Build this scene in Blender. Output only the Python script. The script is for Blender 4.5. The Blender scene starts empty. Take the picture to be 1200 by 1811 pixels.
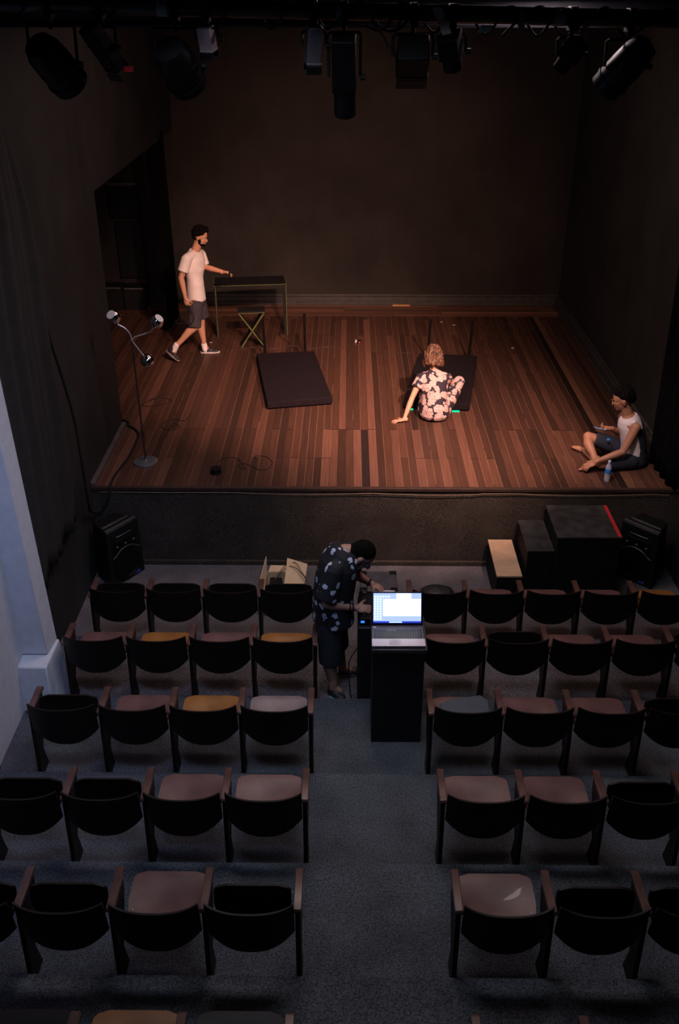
import bpy, math, random
from mathutils import Vector as V, Matrix, noise
R = math.radians
sc = bpy.context.scene
col = sc.collection
random.seed(7)

# ---------------------------------------------------------------- camera
cd = bpy.data.cameras.new('camera'); cam = bpy.data.objects.new('camera', cd); col.objects.link(cam)
cam.location = (0, -8.6, 5.42); cam.rotation_euler = (R(90 - 29.1), 0, R(0.55))
cd.sensor_fit = 'VERTICAL'; cd.sensor_height = 36; cd.lens = 1660 / 1811 * 36
cd.clip_start = .05; cd.clip_end = 60
sc.camera = cam
# ---------------------------------------------------------------- world, exposure
w = bpy.data.worlds.new('world'); sc.world = w; w.use_nodes = True
w.node_tree.nodes['Background'].inputs[0].default_value = (.35, .45, .7, 1)
w.node_tree.nodes['Background'].inputs[1].default_value = .004
sc.view_settings.view_transform = 'Standard'; sc.view_settings.look = 'None'
sc.view_settings.gamma = 1; sc.view_settings.exposure = 0.0

# ---------------------------------------------------------------- lights
def light(name, kind, loc, target, power, color, **k):
    d = bpy.data.lights.new(name, kind); o = bpy.data.objects.new(name, d); col.objects.link(o)
    o.location = loc; d.energy = power; d.color = color
    for a, b in k.items(): setattr(d, a, b)
    o.rotation_euler = (V(target) - V(loc)).to_track_quat('-Z', 'Y').to_euler()
    return o
# warm stage spots hanging at the rig, the last an added fill
light('stage_spot', 'SPOT', (2.1, -1.9, 5.0), (.75, 1.7, .92), 2600, (1, .61, .49), spot_size=R(52), spot_blend=1, shadow_soft_size=.10)
light('stage_spot', 'SPOT', (.4, -1.9, 4.95), (-.9, 3.7, .9), 1650, (1, .59, .46), spot_size=R(48), spot_blend=1, shadow_soft_size=.12)
light('stage_spot', 'SPOT', (-.3, -1.9, 4.9), (-.1, 6.4, 1.7), 800, (1, .54, .33), spot_size=R(50), spot_blend=1, shadow_soft_size=.12)
light('stage_spot', 'SPOT', (1.0, -1.9, 4.95), (3.0, .6, 1.1), 330, (1, .72, .68), spot_size=R(26), spot_blend=1, shadow_soft_size=.12)  # fill spot added to brighten the cross-legged man at front right
light('stage_wash', 'AREA', (0.2, 1.5, 5.6), (.2, 2.4, .9), 38, (1, .62, .50), shape='RECTANGLE', size=4, size_y=2.5)
# dim cool house light under the ceiling
light('house_light', 'AREA', (-.1, -3.7, 5.75), (.1, -3.1, 0), 29, (.80, .86, 1), shape='RECTANGLE', size=2.2, size_y=1.0, spread=R(115))
light('house_light', 'AREA', (-1.0, -5.6, 5.3), (-2.6, -2.5, 1.6), 13, (.42, .55, 1), shape='RECTANGLE', size=.5, size_y=.5, spread=R(80))
light('front_wash', 'AREA', (.4, -1.1, 5.5), (.5, -.9, 0), 72, (1, .78, .78), shape='RECTANGLE', size=2.4, size_y=.5)

# ---------------------------------------------------------------- materials
MATS = {}
def nn(nt, t, **k):
    n = nt.nodes.new(t)
    for a, b in k.items(): setattr(n, a, b)
    return n
def mat(name, color, rough=.6, metal=0, var=.25, scale=12, bump=0, bscale=60, spec=.5, coat=0, emis=None, estr=0, trans=0, alpha=1):
    if name in MATS: return MATS[name]
    m = bpy.data.materials.new(name); m.use_nodes = True; MATS[name] = m
    nt = m.node_tree; b = nt.nodes['Principled BSDF']
    c = tuple(color) + (1,)
    b.inputs['Roughness'].default_value = rough; b.inputs['Metallic'].default_value = metal
    b.inputs['Specular IOR Level'].default_value = spec; b.inputs['Coat Weight'].default_value = coat
    b.inputs['Transmission Weight'].default_value = trans; b.inputs['Alpha'].default_value = alpha
    tc = nn(nt, 'ShaderNodeTexCoord'); no = nn(nt, 'ShaderNodeTexNoise'); no.inputs['Scale'].default_value = scale
    no.inputs['Detail'].default_value = 5
    nt.links.new(tc.outputs['Object'], no.inputs['Vector'])
    cr = nn(nt, 'ShaderNodeValToRGB')
    cr.color_ramp.elements[0].position = .3; cr.color_ramp.elements[1].position = .7
    cr.color_ramp.elements[0].color = tuple(x * (1 - var) for x in color) + (1,)
    cr.color_ramp.elements[1].color = tuple(min(1, x * (1 + var)) for x in color) + (1,)
    nt.links.new(no.outputs['Fac'], cr.inputs['Fac']); nt.links.new(cr.outputs['Color'], b.inputs['Base Color'])
    if emis:
        b.inputs['Emission Color'].default_value = tuple(emis) + (1,); b.inputs['Emission Strength'].default_value = estr
    if bump:
        n2 = nn(nt, 'ShaderNodeTexNoise'); n2.inputs['Scale'].default_value = bscale; n2.inputs['Detail'].default_value = 3
        nt.links.new(tc.outputs['Object'], n2.inputs['Vector'])
        bp = nn(nt, 'ShaderNodeBump'); bp.inputs['Strength'].default_value = bump; bp.inputs['Distance'].default_value = .01
        nt.links.new(n2.outputs['Fac'], bp.inputs['Height']); nt.links.new(bp.outputs['Normal'], b.inputs['Normal'])
    return m
def bsdf(m): return m.node_tree.nodes['Principled BSDF']

def math_(nt, op, a, b=None, c=None):
    n = nn(nt, 'ShaderNodeMath', operation=op)
    for i, x in enumerate((a, b, c)):
        if x is None: continue
        if isinstance(x, (int, float)): n.inputs[i].default_value = x
        else: nt.links.new(x, n.inputs[i])
    return n.outputs[0]

def planks(name, across='X', width=.086, phase=.147, length=4.2, special=True, gain=1.0):
    m = bpy.data.materials.new(name); m.use_nodes = True; nt = m.node_tree; L = nt.links; b = bsdf(m)
    tc = nn(nt, 'ShaderNodeTexCoord'); sx = nn(nt, 'ShaderNodeSeparateXYZ'); L.new(tc.outputs['Object'], sx.inputs[0])
    a = sx.outputs['X' if across == 'X' else 'Y']; l = sx.outputs['Y' if across == 'X' else 'X']
    u = math_(nt, 'DIVIDE', math_(nt, 'SUBTRACT', a, phase), width)
    idx = math_(nt, 'FLOOR', u); fr = math_(nt, 'FRACT', u)
    wn = nn(nt, 'ShaderNodeTexWhiteNoise', noise_dimensions='1D'); L.new(idx, wn.inputs['W'])
    off = math_(nt, 'MULTIPLY', math_(nt, 'FLOOR', math_(nt, 'MULTIPLY', wn.outputs['Value'], 3)), .77)
    vv = math_(nt, 'DIVIDE', math_(nt, 'ADD', math_(nt, 'SUBTRACT', l, 1.466), off), length)
    bi = math_(nt, 'FLOOR', vv); bf = math_(nt, 'FRACT', vv)
    cx = nn(nt, 'ShaderNodeCombineXYZ'); L.new(idx, cx.inputs[0]); L.new(bi, cx.inputs[1])
    w2 = nn(nt, 'ShaderNodeTexWhiteNoise', noise_dimensions='2D'); L.new(cx.outputs[0], w2.inputs['Vector'])
    cr = nn(nt, 'ShaderNodeValToRGB'); e = cr.color_ramp.elements
    e[0].position = 0; e[0].color = (.026, .0145, .0115, 1); e[1].position = 1; e[1].color = (.105, .054, .040, 1)
    for p, c in ((.12, (.036, .019, .0145, 1)), (.4, (.047, .024, .018, 1)), (.7, (.058, .029, .0215, 1)), (.93, (.074, .037, .027, 1))):
        x = e.new(p); x.color = c
    L.new(w2.outputs['Value'], cr.inputs[0])
    colr = cr.outputs[0]
    def mixc(f, c1, c2, mode='MIX'):
        n = nn(nt, 'ShaderNodeMix', data_type='RGBA', blend_type=mode)
        if isinstance(f, float): n.inputs[0].default_value = f
        else: L.new(f, n.inputs[0])
        for i, c in ((6, c1), (7, c2)):
            if isinstance(c, tuple): n.inputs[i].default_value = c
            else: L.new(c, n.inputs[i])
        return n.outputs[2]
    if special:
        for k, c in ((32, (.120, .064, .042, 1)), (31, (.014, .008, .006, 1)), (30, (.035, .018, .013, 1))):
            colr = mixc(math_(nt, 'COMPARE', idx, k, .1), colr, c)
        fr_ = math_(nt, 'LESS_THAN', l, 1.466)
        for k, c in ((0, (.018, .012, .012, 1)), (-1, (.105, .055, .044, 1)), (1, (.108, .055, .044, 1)), (-5, (.100, .051, .040, 1)), (-4, (.085, .044, .033, 1)), (7, (.09, .046, .036, 1)), (-3, (.035, .018, .014, 1))):
            colr = mixc(math_(nt, 'MULTIPLY', math_(nt, 'COMPARE', idx, k, .1), fr_), colr, c)
    mp = nn(nt, 'ShaderNodeMapping'); L.new(tc.outputs['Object'], mp.inputs[0])
    mp.inputs['Scale'].default_value = (55, 2.2, 1) if across == 'X' else (2.2, 55, 1)
    gn = nn(nt, 'ShaderNodeTexNoise'); gn.inputs['Scale'].default_value = 1; gn.inputs['Detail'].default_value = 6; L.new(mp.outputs[0], gn.inputs[0])
    gr = nn(nt, 'ShaderNodeMapRange'); L.new(gn.outputs[0], gr.inputs[0]); gr.inputs[3].default_value = .62; gr.inputs[4].default_value = 1.38
    cc = nn(nt, 'ShaderNodeCombineColor')
    for i in range(3): L.new(gr.outputs[0], cc.inputs[i])
    colr = mixc(1.0, colr, cc.outputs[0], 'MULTIPLY')
    # pale worn seams on some boards, dark on others, end joints
    sn = nn(nt, 'ShaderNodeTexNoise'); sn.inputs['Scale'].default_value = 1.7; L.new(tc.outputs['Object'], sn.inputs[0])
    seam = math_(nt, 'LESS_THAN', fr, .05)
    pale = math_(nt, 'MULTIPLY', seam, math_(nt, 'GREATER_THAN', math_(nt, 'ADD', wn.outputs['Value'], sn.outputs[0]), .80))
    colr = mixc(seam, colr, (.022, .011, .008, 1)); colr = mixc(pale, colr, (.15, .086, .062, 1))
    endj = math_(nt, 'LESS_THAN', bf, .0035); colr = mixc(endj, colr, (.02, .01, .008, 1))
    gm = nn(nt, 'ShaderNodeVectorMath', operation='MULTIPLY'); L.new(colr, gm.inputs[0]); gm.inputs[1].default_value = (1.30 * gain, 1.10 * gain, .95 * gain)
    L.new(gm.outputs[0], b.inputs['Base Color'])
    rr = nn(nt, 'ShaderNodeMapRange'); L.new(gn.outputs[0], rr.inputs[0]); rr.inputs[3].default_value = .42; rr.inputs[4].default_value = .62
    L.new(rr.outputs[0], b.inputs['Roughness']); b.inputs['Specular IOR Level'].default_value = .35
    return m

def floral(name, base, petal, line, scale, thr, warp=.35, hole=0.0):
    m = bpy.data.materials.new(name); m.use_nodes = True; nt = m.node_tree; L = nt.links; b = bsdf(m)
    tc = nn(nt, 'ShaderNodeTexCoord')
    no = nn(nt, 'ShaderNodeTexNoise'); no.inputs['Scale'].default_value = scale * 1.9; L.new(tc.outputs['Object'], no.inputs[0])
    vm = nn(nt, 'ShaderNodeVectorMath', operation='MULTIPLY_ADD'); L.new(no.outputs['Color'], vm.inputs[0])
    vm.inputs[1].default_value = (warp / scale * 2,) * 3; L.new(tc.outputs['Object'], vm.inputs[2])
    vo = nn(nt, 'ShaderNodeTexVoronoi'); vo.inputs['Scale'].default_value = scale; L.new(vm.outputs[0], vo.inputs['Vector'])
    f = math_(nt, 'LESS_THAN', vo.outputs['Distance'], thr)
    v2 = nn(nt, 'ShaderNodeTexVoronoi', feature='DISTANCE_TO_EDGE'); v2.inputs['Scale'].default_value = scale * 2.6; L.new(vm.outputs[0], v2.inputs['Vector'])
    ln = math_(nt, 'LESS_THAN', v2.outputs['Distance'], .035)
    mx = nn(nt, 'ShaderNodeMix', data_type='RGBA'); L.new(ln, mx.inputs[0]); mx.inputs[6].default_value = petal + (1,); mx.inputs[7].default_value = line + (1,)
    m2 = nn(nt, 'ShaderNodeMix', data_type='RGBA'); L.new(f, m2.inputs[0]); m2.inputs[6].default_value = base + (1,); L.new(mx.outputs[2], m2.inputs[7])
    out = m2.outputs[2]
    if hole:
        m3 = nn(nt, 'ShaderNodeMix', data_type='RGBA'); L.new(math_(nt, 'LESS_THAN', vo.outputs['Distance'], hole), m3.inputs[0])
        L.new(out, m3.inputs[6]); m3.inputs[7].default_value = line + (1,); out = m3.outputs[2]
    L.new(out, b.inputs['Base Color']); b.inputs['Roughness'].default_value = .8
    return m

def wallmat(name, color, scuff=.0):
    m = mat(name, color, rough=.72, var=.30, scale=1.3, bump=.5, bscale=28, spec=.3)
    nt = m.node_tree; L = nt.links; b = bsdf(m)
    tc = nn(nt, 'ShaderNodeTexCoord'); mp = nn(nt, 'ShaderNodeMapping'); L.new(tc.outputs['Object'], mp.inputs[0]); mp.inputs['Scale'].default_value = (5, 5, .9)
    n = nn(nt, 'ShaderNodeTexNoise'); n.inputs['Scale'].default_value = 1; n.inputs['Detail'].default_value = 8; n.inputs['Roughness'].default_value = .7; L.new(mp.outputs[0], n.inputs[0])
    r = nn(nt, 'ShaderNodeMapRange'); L.new(n.outputs[0], r.inputs[0]); r.inputs[1].default_value = .3; r.inputs[2].default_value = .75; r.inputs[3].default_value = .85; r.inputs[4].default_value = 1.2
    n2 = nn(nt, 'ShaderNodeTexNoise'); n2.inputs['Scale'].default_value = 34; n2.inputs['Detail'].default_value = 4; L.new(tc.outputs['Object'], n2.inputs[0])
    sp = math_(nt, 'MULTIPLY', math_(nt, 'GREATER_THAN', n2.outputs[0], .76), scuff)
    old = b.inputs['Base Color'].links[0].from_socket
    cc = nn(nt, 'ShaderNodeCombineColor')
    for i in range(3): L.new(r.outputs[0], cc.inputs[i])
    mx = nn(nt, 'ShaderNodeMix', data_type='RGBA', blend_type='MULTIPLY'); mx.inputs[0].default_value = 1; L.new(old, mx.inputs[6]); L.new(cc.outputs[0], mx.inputs[7])
    m2 = nn(nt, 'ShaderNodeMix', data_type='RGBA'); L.new(sp, m2.inputs[0]); L.new(mx.outputs[2], m2.inputs[6]); m2.inputs[7].default_value = (.3, .28, .26, 1)
    L.new(m2.outputs[2], b.inputs['Base Color'])
    return m

def carpet(name, color):
    m = mat(name, color, rough=.95, var=.22, scale=3, bump=.6, bscale=160, spec=.1)
    nt = m.node_tree; L = nt.links; b = bsdf(m)
    tc = nn(nt, 'ShaderNodeTexCoord'); n = nn(nt, 'ShaderNodeTexNoise'); n.inputs['Scale'].default_value = 110; n.inputs['Detail'].default_value = 3; L.new(tc.outputs['Object'], n.inputs[0])
    r = nn(nt, 'ShaderNodeMapRange'); L.new(n.outputs[0], r.inputs[0]); r.inputs[1].default_value = .35; r.inputs[2].default_value = .65; r.inputs[3].default_value = .45; r.inputs[4].default_value = 1.55
    old = b.inputs['Base Color'].links[0].from_socket; cc = nn(nt, 'ShaderNodeCombineColor')
    for i in range(3): L.new(r.outputs[0], cc.inputs[i])
    mx = nn(nt, 'ShaderNodeMix', data_type='RGBA', blend_type='MULTIPLY'); mx.inputs[0].default_value = 1; L.new(old, mx.inputs[6]); L.new(cc.outputs[0], mx.inputs[7])
    L.new(mx.outputs[2], b.inputs['Base Color'])
    return m

M_plank = planks('stage_planks'); M_border = planks('border_planks', 'Y', .12, 5.84, 3.1, False, 1.7)
M_wall = wallmat('black_painted_wall', (.024, .0185, .0165), .8)
M_wallside = wallmat('black_painted_side_wall', (.022, .0205, .0205), .8)
M_dark = mat('black_board', (.008, .0075, .0075), .7, bump=.1, spec=.2)
M_carpet = carpet('grey_carpet', (.125, .112, .118))
M_carpet2 = carpet('blue_grey_carpet', (.086, .090, .102))
M_fascia = carpet('stage_front_cloth', (.052, .043, .036))
M_white = mat('white_plaster', (.56, .56, .60), .75, var=.06, bump=.15, bscale=20)
M_seat_r = mat('seat_red_brown', (.125, .058, .053), .36, var=.3, scale=5, coat=.1)
M_seat_o = mat('seat_orange_brown', (.25, .098, .022), .36, var=.3, scale=5, coat=.1)
M_seat_p = mat('seat_pale_brown', (.19, .145, .145), .33, var=.25, scale=5, coat=.15)
M_seat_d = mat('seat_shaded', (.010, .006, .005), .5, var=.3, scale=6, spec=.25)  # shade on folded and sixth-row seats is put into this colour
M_arm = mat('armrest_wood', (.105, .050, .040), .3, var=.3, scale=8)
M_back = mat('backrest_dark', (.009, .005, .004), .5, var=.3, scale=6, spec=.25)
M_steel = mat('steel', (.5, .5, .5), .3, 1)
M_chrome = mat('chrome', (.75, .76, .8), .08, 1, var=.02)
M_lampin = mat('lamp_white_inside', (.8, .8, .8), .5, var=.02)
M_pole = mat('lamp_pole', (.10, .07, .06), .3, .6)
M_black = mat('black_plastic', (.006, .006, .007), .5, var=.2, spec=.25)
M_blackm = mat('black_metal', (.004, .004, .005), .5, .1, spec=.15)
M_cable = mat('black_cable', (.012, .011, .011), .7, spec=.2)
M_tan = mat('brown_cable', (.045, .025, .018), .6)
M_skin = mat('skin_light', (.56, .27, .17), .55, var=.08, bump=.05)
M_skin2 = mat('skin_tan', (.42, .19, .11), .55, var=.08, bump=.05)
M_skin3 = mat('skin_medium', (.36, .19, .14), .55, var=.08, bump=.05)
M_hair = mat('black_hair', (.0035, .0028, .0026), .85, var=.4, scale=60, bump=.4, bscale=120, spec=.08)
M_hairb = mat('brown_hair', (.105, .044, .022), .5, var=.75, scale=26, bump=1, bscale=60)
M_tee = mat('white_cotton', (.78, .68, .66), .85, var=.05, bump=.25, bscale=14)
M_shorts = mat('purple_grey_shorts', (.045, .034, .042), .85, var=.2, bump=.3, bscale=20)
M_navy = mat('navy_cloth', (.018, .021, .035), .85, var=.2, bump=.3, bscale=20)
M_bed = mat('bed_cover_cloth', (.0125, .0085, .0105), .95, var=.15, scale=30, bump=.2, bscale=200, spec=.08)
M_card = mat('cardboard', (.62, .44, .26), .8, var=.08)
M_ply = mat('pale_plywood', (.62, .40, .25), .6, var=.15, scale=7)
M_blkwood = mat('worn_black_wood', (.032, .031, .030), .55, var=.45, scale=9, bump=.2)
M_red = mat('red_tape', (.62, .02, .025), .6, var=.1)
M_green = mat('dark_green_paint', (.006, .017, .016), .45, var=.5, scale=5)
M_beam = mat('grey_beam_paint', (.055, .055, .07), .5, var=.3, scale=3)
M_tapew = mat('pale_blue_tape', (.14, .20, .22), .7, var=.15)
M_tapey = mat('yellow_green_edge', (.11, .12, .02), .6, var=.15)
M_table = mat('charcoal_table', (.011, .010, .012), .7, spec=.2)
M_curt = mat('brown_black_drape', (.014, .0112, .009), .9, var=.25, bump=.3, bscale=30)
M_vblack = mat('black_velvet', (.003, .003, .003), .95, spec=.05)
M_shoe = mat('black_shoe', (.02, .016, .018), .6)
M_sole = mat('white_rubber', (.60, .52, .50), .6)
M_floral = floral('floral_jumpsuit', (.022, .012, .022), (.62, .40, .36), (.20, .11, .11), 12.5, .585)
M_shirt4 = floral('flower_print_shirt', (.006, .006, .010), (.50, .56, .72), (.06, .07, .12), 12.0, .31, .30, .055)

# ---------------------------------------------------------------- mesh helpers
class MB:
    def __init__(s): s.v = []; s.f = []
    def add(s, vs, fs, M=None):
        n = len(s.v)
        s.v += [tuple(M @ V(p)) if M else tuple(p) for p in vs]; s.f += [tuple(i + n for i in f) for f in fs]; return s
    def box(s, a, b, M=None):
        x0, y0, z0 = a; x1, y1, z1 = b
        return s.add([(x0, y0, z0), (x1, y0, z0), (x1, y1, z0), (x0, y1, z0), (x0, y0, z1), (x1, y0, z1), (x1, y1, z1), (x0, y1, z1)],
                     [(3, 2, 1, 0), (4, 5, 6, 7), (0, 1, 5, 4), (1, 2, 6, 5), (2, 3, 7, 6), (3, 0, 4, 7)], M)
    def prism(s, pts, axis, a, b, M=None):
        n = len(pts)
        def mk(p, t): return {'x': (t, p[0], p[1]), 'y': (p[0], t, p[1]), 'z': (p[0], p[1], t)}[axis]
        return s.add([mk(p, a) for p in pts] + [mk(p, b) for p in pts],
                     [tuple(range(n))[::-1], tuple(range(n, 2 * n))] + [(i, (i + 1) % n, n + (i + 1) % n, n + i) for i in range(n)], M)
    def loft(s, rings, n=16, cap=True):
        base = len(s.v); k = len(rings)
        for c, u, v, ru, rv in rings:
            c = V(c); u = V(u).normalized(); v = V(v).normalized()
            for i in range(n):
                a = 2 * math.pi * i / n; s.v.append(tuple(c + u * (ru * math.cos(a)) + v * (rv * math.sin(a))))
        for j in range(k - 1):
            for i in range(n):
                s.f.append((base + j * n + i, base + j * n + (i + 1) % n, base + (j + 1) * n + (i + 1) % n, base + (j + 1) * n + i))
        if cap:
            s.f.append(tuple(base + i for i in range(n))[::-1]); s.f.append(tuple(base + (k - 1) * n + i for i in range(n)))
        return s
    def cone(s, a, b, ra, rb, n=14):
        a = V(a); b = V(b); d = (b - a).normalized(); u = d.orthogonal().normalized(); v = d.cross(u)
        return s.loft([(a, u, v, ra, ra), (b, u, v, rb, rb)], n)
    def ell(s, c, r, M=None, n=14, m=9):
        c = V(c)
        if isinstance(r, (int, float)): r = (r, r, r)
        M = M or Matrix.Identity(3)
        base = len(s.v)
        s.v.append(tuple(c + M @ V((0, 0, r[2]))))
        for j in range(1, m):
            t = math.pi * j / m
            for i in range(n):
                a = 2 * math.pi * i / n
                s.v.append(tuple(c + M @ V((r[0] * math.sin(t) * math.cos(a), r[1] * math.sin(t) * math.sin(a), r[2] * math.cos(t)))))
        s.v.append(tuple(c + M @ V((0, 0, -r[2])))); last = len(s.v) - 1
        for i in range(n): s.f.append((base, base + 1 + i, base + 1 + (i + 1) % n))
        for j in range(m - 2):
            for i in range(n):
                p = base + 1 + j * n; s.f.append((p + i, p + n + i, p + n + (i + 1) % n, p + (i + 1) % n))
        p = base + 1 + (m - 2) * n
        for i in range(n): s.f.append((p + i, last, p + (i + 1) % n))
        return s
    def cap(s, a, b, ra, rb, n=14):
        return s.cone(a, b, ra, rb, n).ell(a, ra).ell(b, rb)
    def tube(s, pts, r, n=8, smooth=True):
        pts = [V(p) for p in pts]
        if smooth and len(pts) > 2:
            q = []
            for i in range(len(pts) - 1):
                p0 = pts[max(i - 1, 0)]; p1 = pts[i]; p2 = pts[i + 1]; p3 = pts[min(i + 2, len(pts) - 1)]
                for k in range(6):
                    t = k / 6; q.append(.5 * ((2 * p1) + (p2 - p0) * t + (2 * p0 - 5 * p1 + 4 * p2 - p3) * t * t + (3 * p1 - p0 - 3 * p2 + p3) * t ** 3))
            pts = q + [pts[-1]]
        rings = []; u = None
        for i, p in enumerate(pts):
            d = (pts[min(i + 1, len(pts) - 1)] - pts[max(i - 1, 0)]).normalized()
            if u is None: u = d.orthogonal().normalized()
            u = (u - d * u.dot(d)).normalized(); v = d.cross(u)
            rr = r(i / (len(pts) - 1)) if callable(r) else r
            rings.append((p, u, v, rr, rr))
        return s.loft(rings, n)
    def lathe(s, prof, M=None, n=28):
        base = len(s.v); k = len(prof)
        for r, z in prof:
            for i in range(n):
                a = 2 * math.pi * i / n; p = V((r * math.cos(a), r * math.sin(a), z)); s.v.append(tuple(M @ p if M else p))
        for j in range(k - 1):
            for i in range(n): s.f.append((base + j * n + i, base + j * n + (i + 1) % n, base + (j + 1) * n + (i + 1) % n, base + (j + 1) * n + i))
        s.f.append(tuple(base + i for i in range(n))[::-1]); s.f.append(tuple(base + (k - 1) * n + i for i in range(n)))
        return s
    def mesh(s, name, m, angle=35):
        me = bpy.data.meshes.new(name); me.from_pydata(s.v, [], s.f); me.update()
        if m: me.materials.append(m)
        for p in me.polygons: p.use_smooth = True
        me.set_sharp_from_angle(angle=R(angle))
        return me
    def build(s, name, m, parent=None, bevel=0, angle=35, origin=None):
        if origin is not None:
            o_ = V(origin); s.v = [tuple(V(p) - o_) for p in s.v]
        o = bpy.data.objects.new(name, s.mesh(name, m, angle)); col.objects.link(o)
        if origin is not None: o.location = origin
        if parent: o.parent = parent
        if bevel:
            b = o.modifiers.new('bevel', 'BEVEL'); b.width = bevel; b.segments = 2; b.limit_method = 'ANGLE'
        return o
    def blob(s, name, m, parent=None, voxel=.007, smooth=4, angle=180, orig=None):
        me = bpy.data.meshes.new('tmp'); me.from_pydata(s.v, [], s.f); me.update()
        t = bpy.data.objects.new('tmp', me); col.objects.link(t)
        r = t.modifiers.new('r', 'REMESH'); r.mode = 'VOXEL'; r.voxel_size = voxel
        k = t.modifiers.new('s', 'SMOOTH'); k.factor = .5; k.iterations = smooth
        dg = bpy.context.evaluated_depsgraph_get(); dg.update()
        out = bpy.data.meshes.new_from_object(t.evaluated_get(dg)); out.name = name
        bpy.data.objects.remove(t); bpy.data.meshes.remove(me)
        out.materials.clear(); out.materials.append(m)
        for p in out.polygons: p.use_smooth = True
        o = bpy.data.objects.new(name, out); col.objects.link(o)
        if parent: o.parent = parent
        return o
def tag(o, label=None, cat=None, group=None, kind=None):
    for k, x in (('label', label), ('category', cat), ('group', group), ('kind', kind)):
        if x: o[k] = x
    return o
def empty(name, loc, label, cat, group=None, rz=0):
    o = bpy.data.objects.new(name, None); col.objects.link(o); o.location = loc; o.rotation_euler = (0, 0, rz); o.empty_display_size = .1
    return tag(o, label, cat, group)
def into(root, *objs):      # world-space children under a root
    bpy.context.view_layer.update()
    for o in objs:
        mw = o.matrix_world.copy(); o.parent = root; o.matrix_parent_inverse = root.matrix_world.inverted()
def struct(name, mb, m, bevel=0): return tag(mb.build(name, m, None, bevel), kind='structure')
def T(loc, rx=0, ry=0, rz=0):
    from mathutils import Euler
    return Matrix.Translation(V(loc)) @ Euler((rx, ry, rz)).to_matrix().to_4x4()

S = .92
# ---------------------------------------------------------------- structure
WL, WR = -2.66, 3.42
fl = MB()
tiers = [(-1.50, 0.0), (-2.46, .13), (-3.43, .21), (-4.345, .31), (-5.235, .42), (-6.15, .54), (-7.05, .66), (-11.0, .78)]
fl.box((WL, -1.50, -.2), (WR, .0, 0)); struct('floor', fl, M_carpet)
for i in range(1, len(tiers)):
    y1 = tiers[i - 1][0]; y0 = tiers[i][0]; z = tiers[i][1]
    struct('floor', MB().box((WL, y0, -.2), (WR, y1, z)), M_carpet if i == 1 else M_carpet2, .006)
# stage deck with wing
dk = MB().prism([(WL, 0), (WR + .1, 0), (WR + .1, 5.84), (-4.7, 5.84), (-4.7, 1.57), (WL, 1.57)], 'z', .88, S)
struct('floor', dk, M_plank)
struct('floor', MB().box((-4.7, 5.84, .88), (WR + .1, 6.5, S)), M_border)
# stage front
fa = MB(); n = 90
for i in range(n + 1):
    x = WL + (WR - WL) * i / n; yy = -.012 + .006 * math.sin(x * 2.1) + .003 * math.sin(x * 9)
    for z in (0, .3, .6, .885): fa.v.append((x, yy * (1 if z < .8 else .3), z))
for i in range(n):
    for j in range(3):
        a = i * 4 + j; fa.f.append((a, a + 4, a + 5, a + 1))
struct('wall_stage_front', fa, M_fascia)
struct('trim_1', MB().box((WL, -.018, .885), (WR, .03, .9205)), mat('dark_wood_nosing', (.035, .017, .012), .6), .003)
wl = [(WL + (WR - WL) * i / 60, -.026, .872 - .020 * abs(math.sin(i * .22)) * (1 if (14 < i < 40 or i > 44) else .2)) for i in range(1, 60)]
struct('trim_2', MB().tube(wl, .0035, 6), mat('frayed_hem', (.20, .13, .085), .8))
struct('trim_3', MB().box((WL, -.05, 0), (WR, -.012, .05)), M_fascia, .004)
# walls
struct('wall_back', MB().box((-4.8, 6.5, .8), (3.7, 6.7, 6.2)), M_wall)
struct('wall_right', MB().box((WR, -11, -.2), (3.65, 6.5, 6.2)), M_wallside)
lw = MB().box((-2.9, -2.27, -.2), (WL, 1.57, 6.2)).box((-2.9, 1.57, 3.58), (WL, 6.5, 6.2))
struct('wall_left', lw, M_wallside)
struct('wall_left', MB().box((-2.9, -11, -.2), (WL, -2.27, 6.2)), M_white)
struct('wall_wing', MB().box((-4.9, 1.3, .8), (-4.7, 6.5, 6.2)).box((-4.9, 1.3, .8), (-2.9, 1.5, 6.2)), M_dark)
struct('wall_house', MB().box((-2.9, -11.2, -.2), (3.65, -11, 6.2)), M_wallside)
struct('ceiling', MB().box((-4.9, -11.2, 6.2), (3.7, 6.7, 6.4)), M_dark)
# baseboards
bp = MB().box((WL, 6.44, S), (WR, 6.5, S + .13)).box((WL, 6.41, S), (WR, 6.44, S + .055)).box((WL, 6.465, S + .13), (WR, 6.5, S + .17))
struct('baseboard_back', bp, mat('baseboard_black', (.045, .040, .037), .5), .006)
bp = MB().box((WR - .06, .7, S), (WR, 6.44, S + .13)).box((WR - .10, .7, S), (WR - .06, 6.41, S + .04)).box((WR - .03, .7, S + .13), (WR, 6.44, S + .17))
struct('baseboard_right', bp, MATS['baseboard_black'], .006)
struct('baseboard_left', MB().box((WL, 0, S), (WL + .05, 1.56, S + .05)), mat('baseboard_scuffed', (.09, .07, .07), .5), .006)
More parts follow.
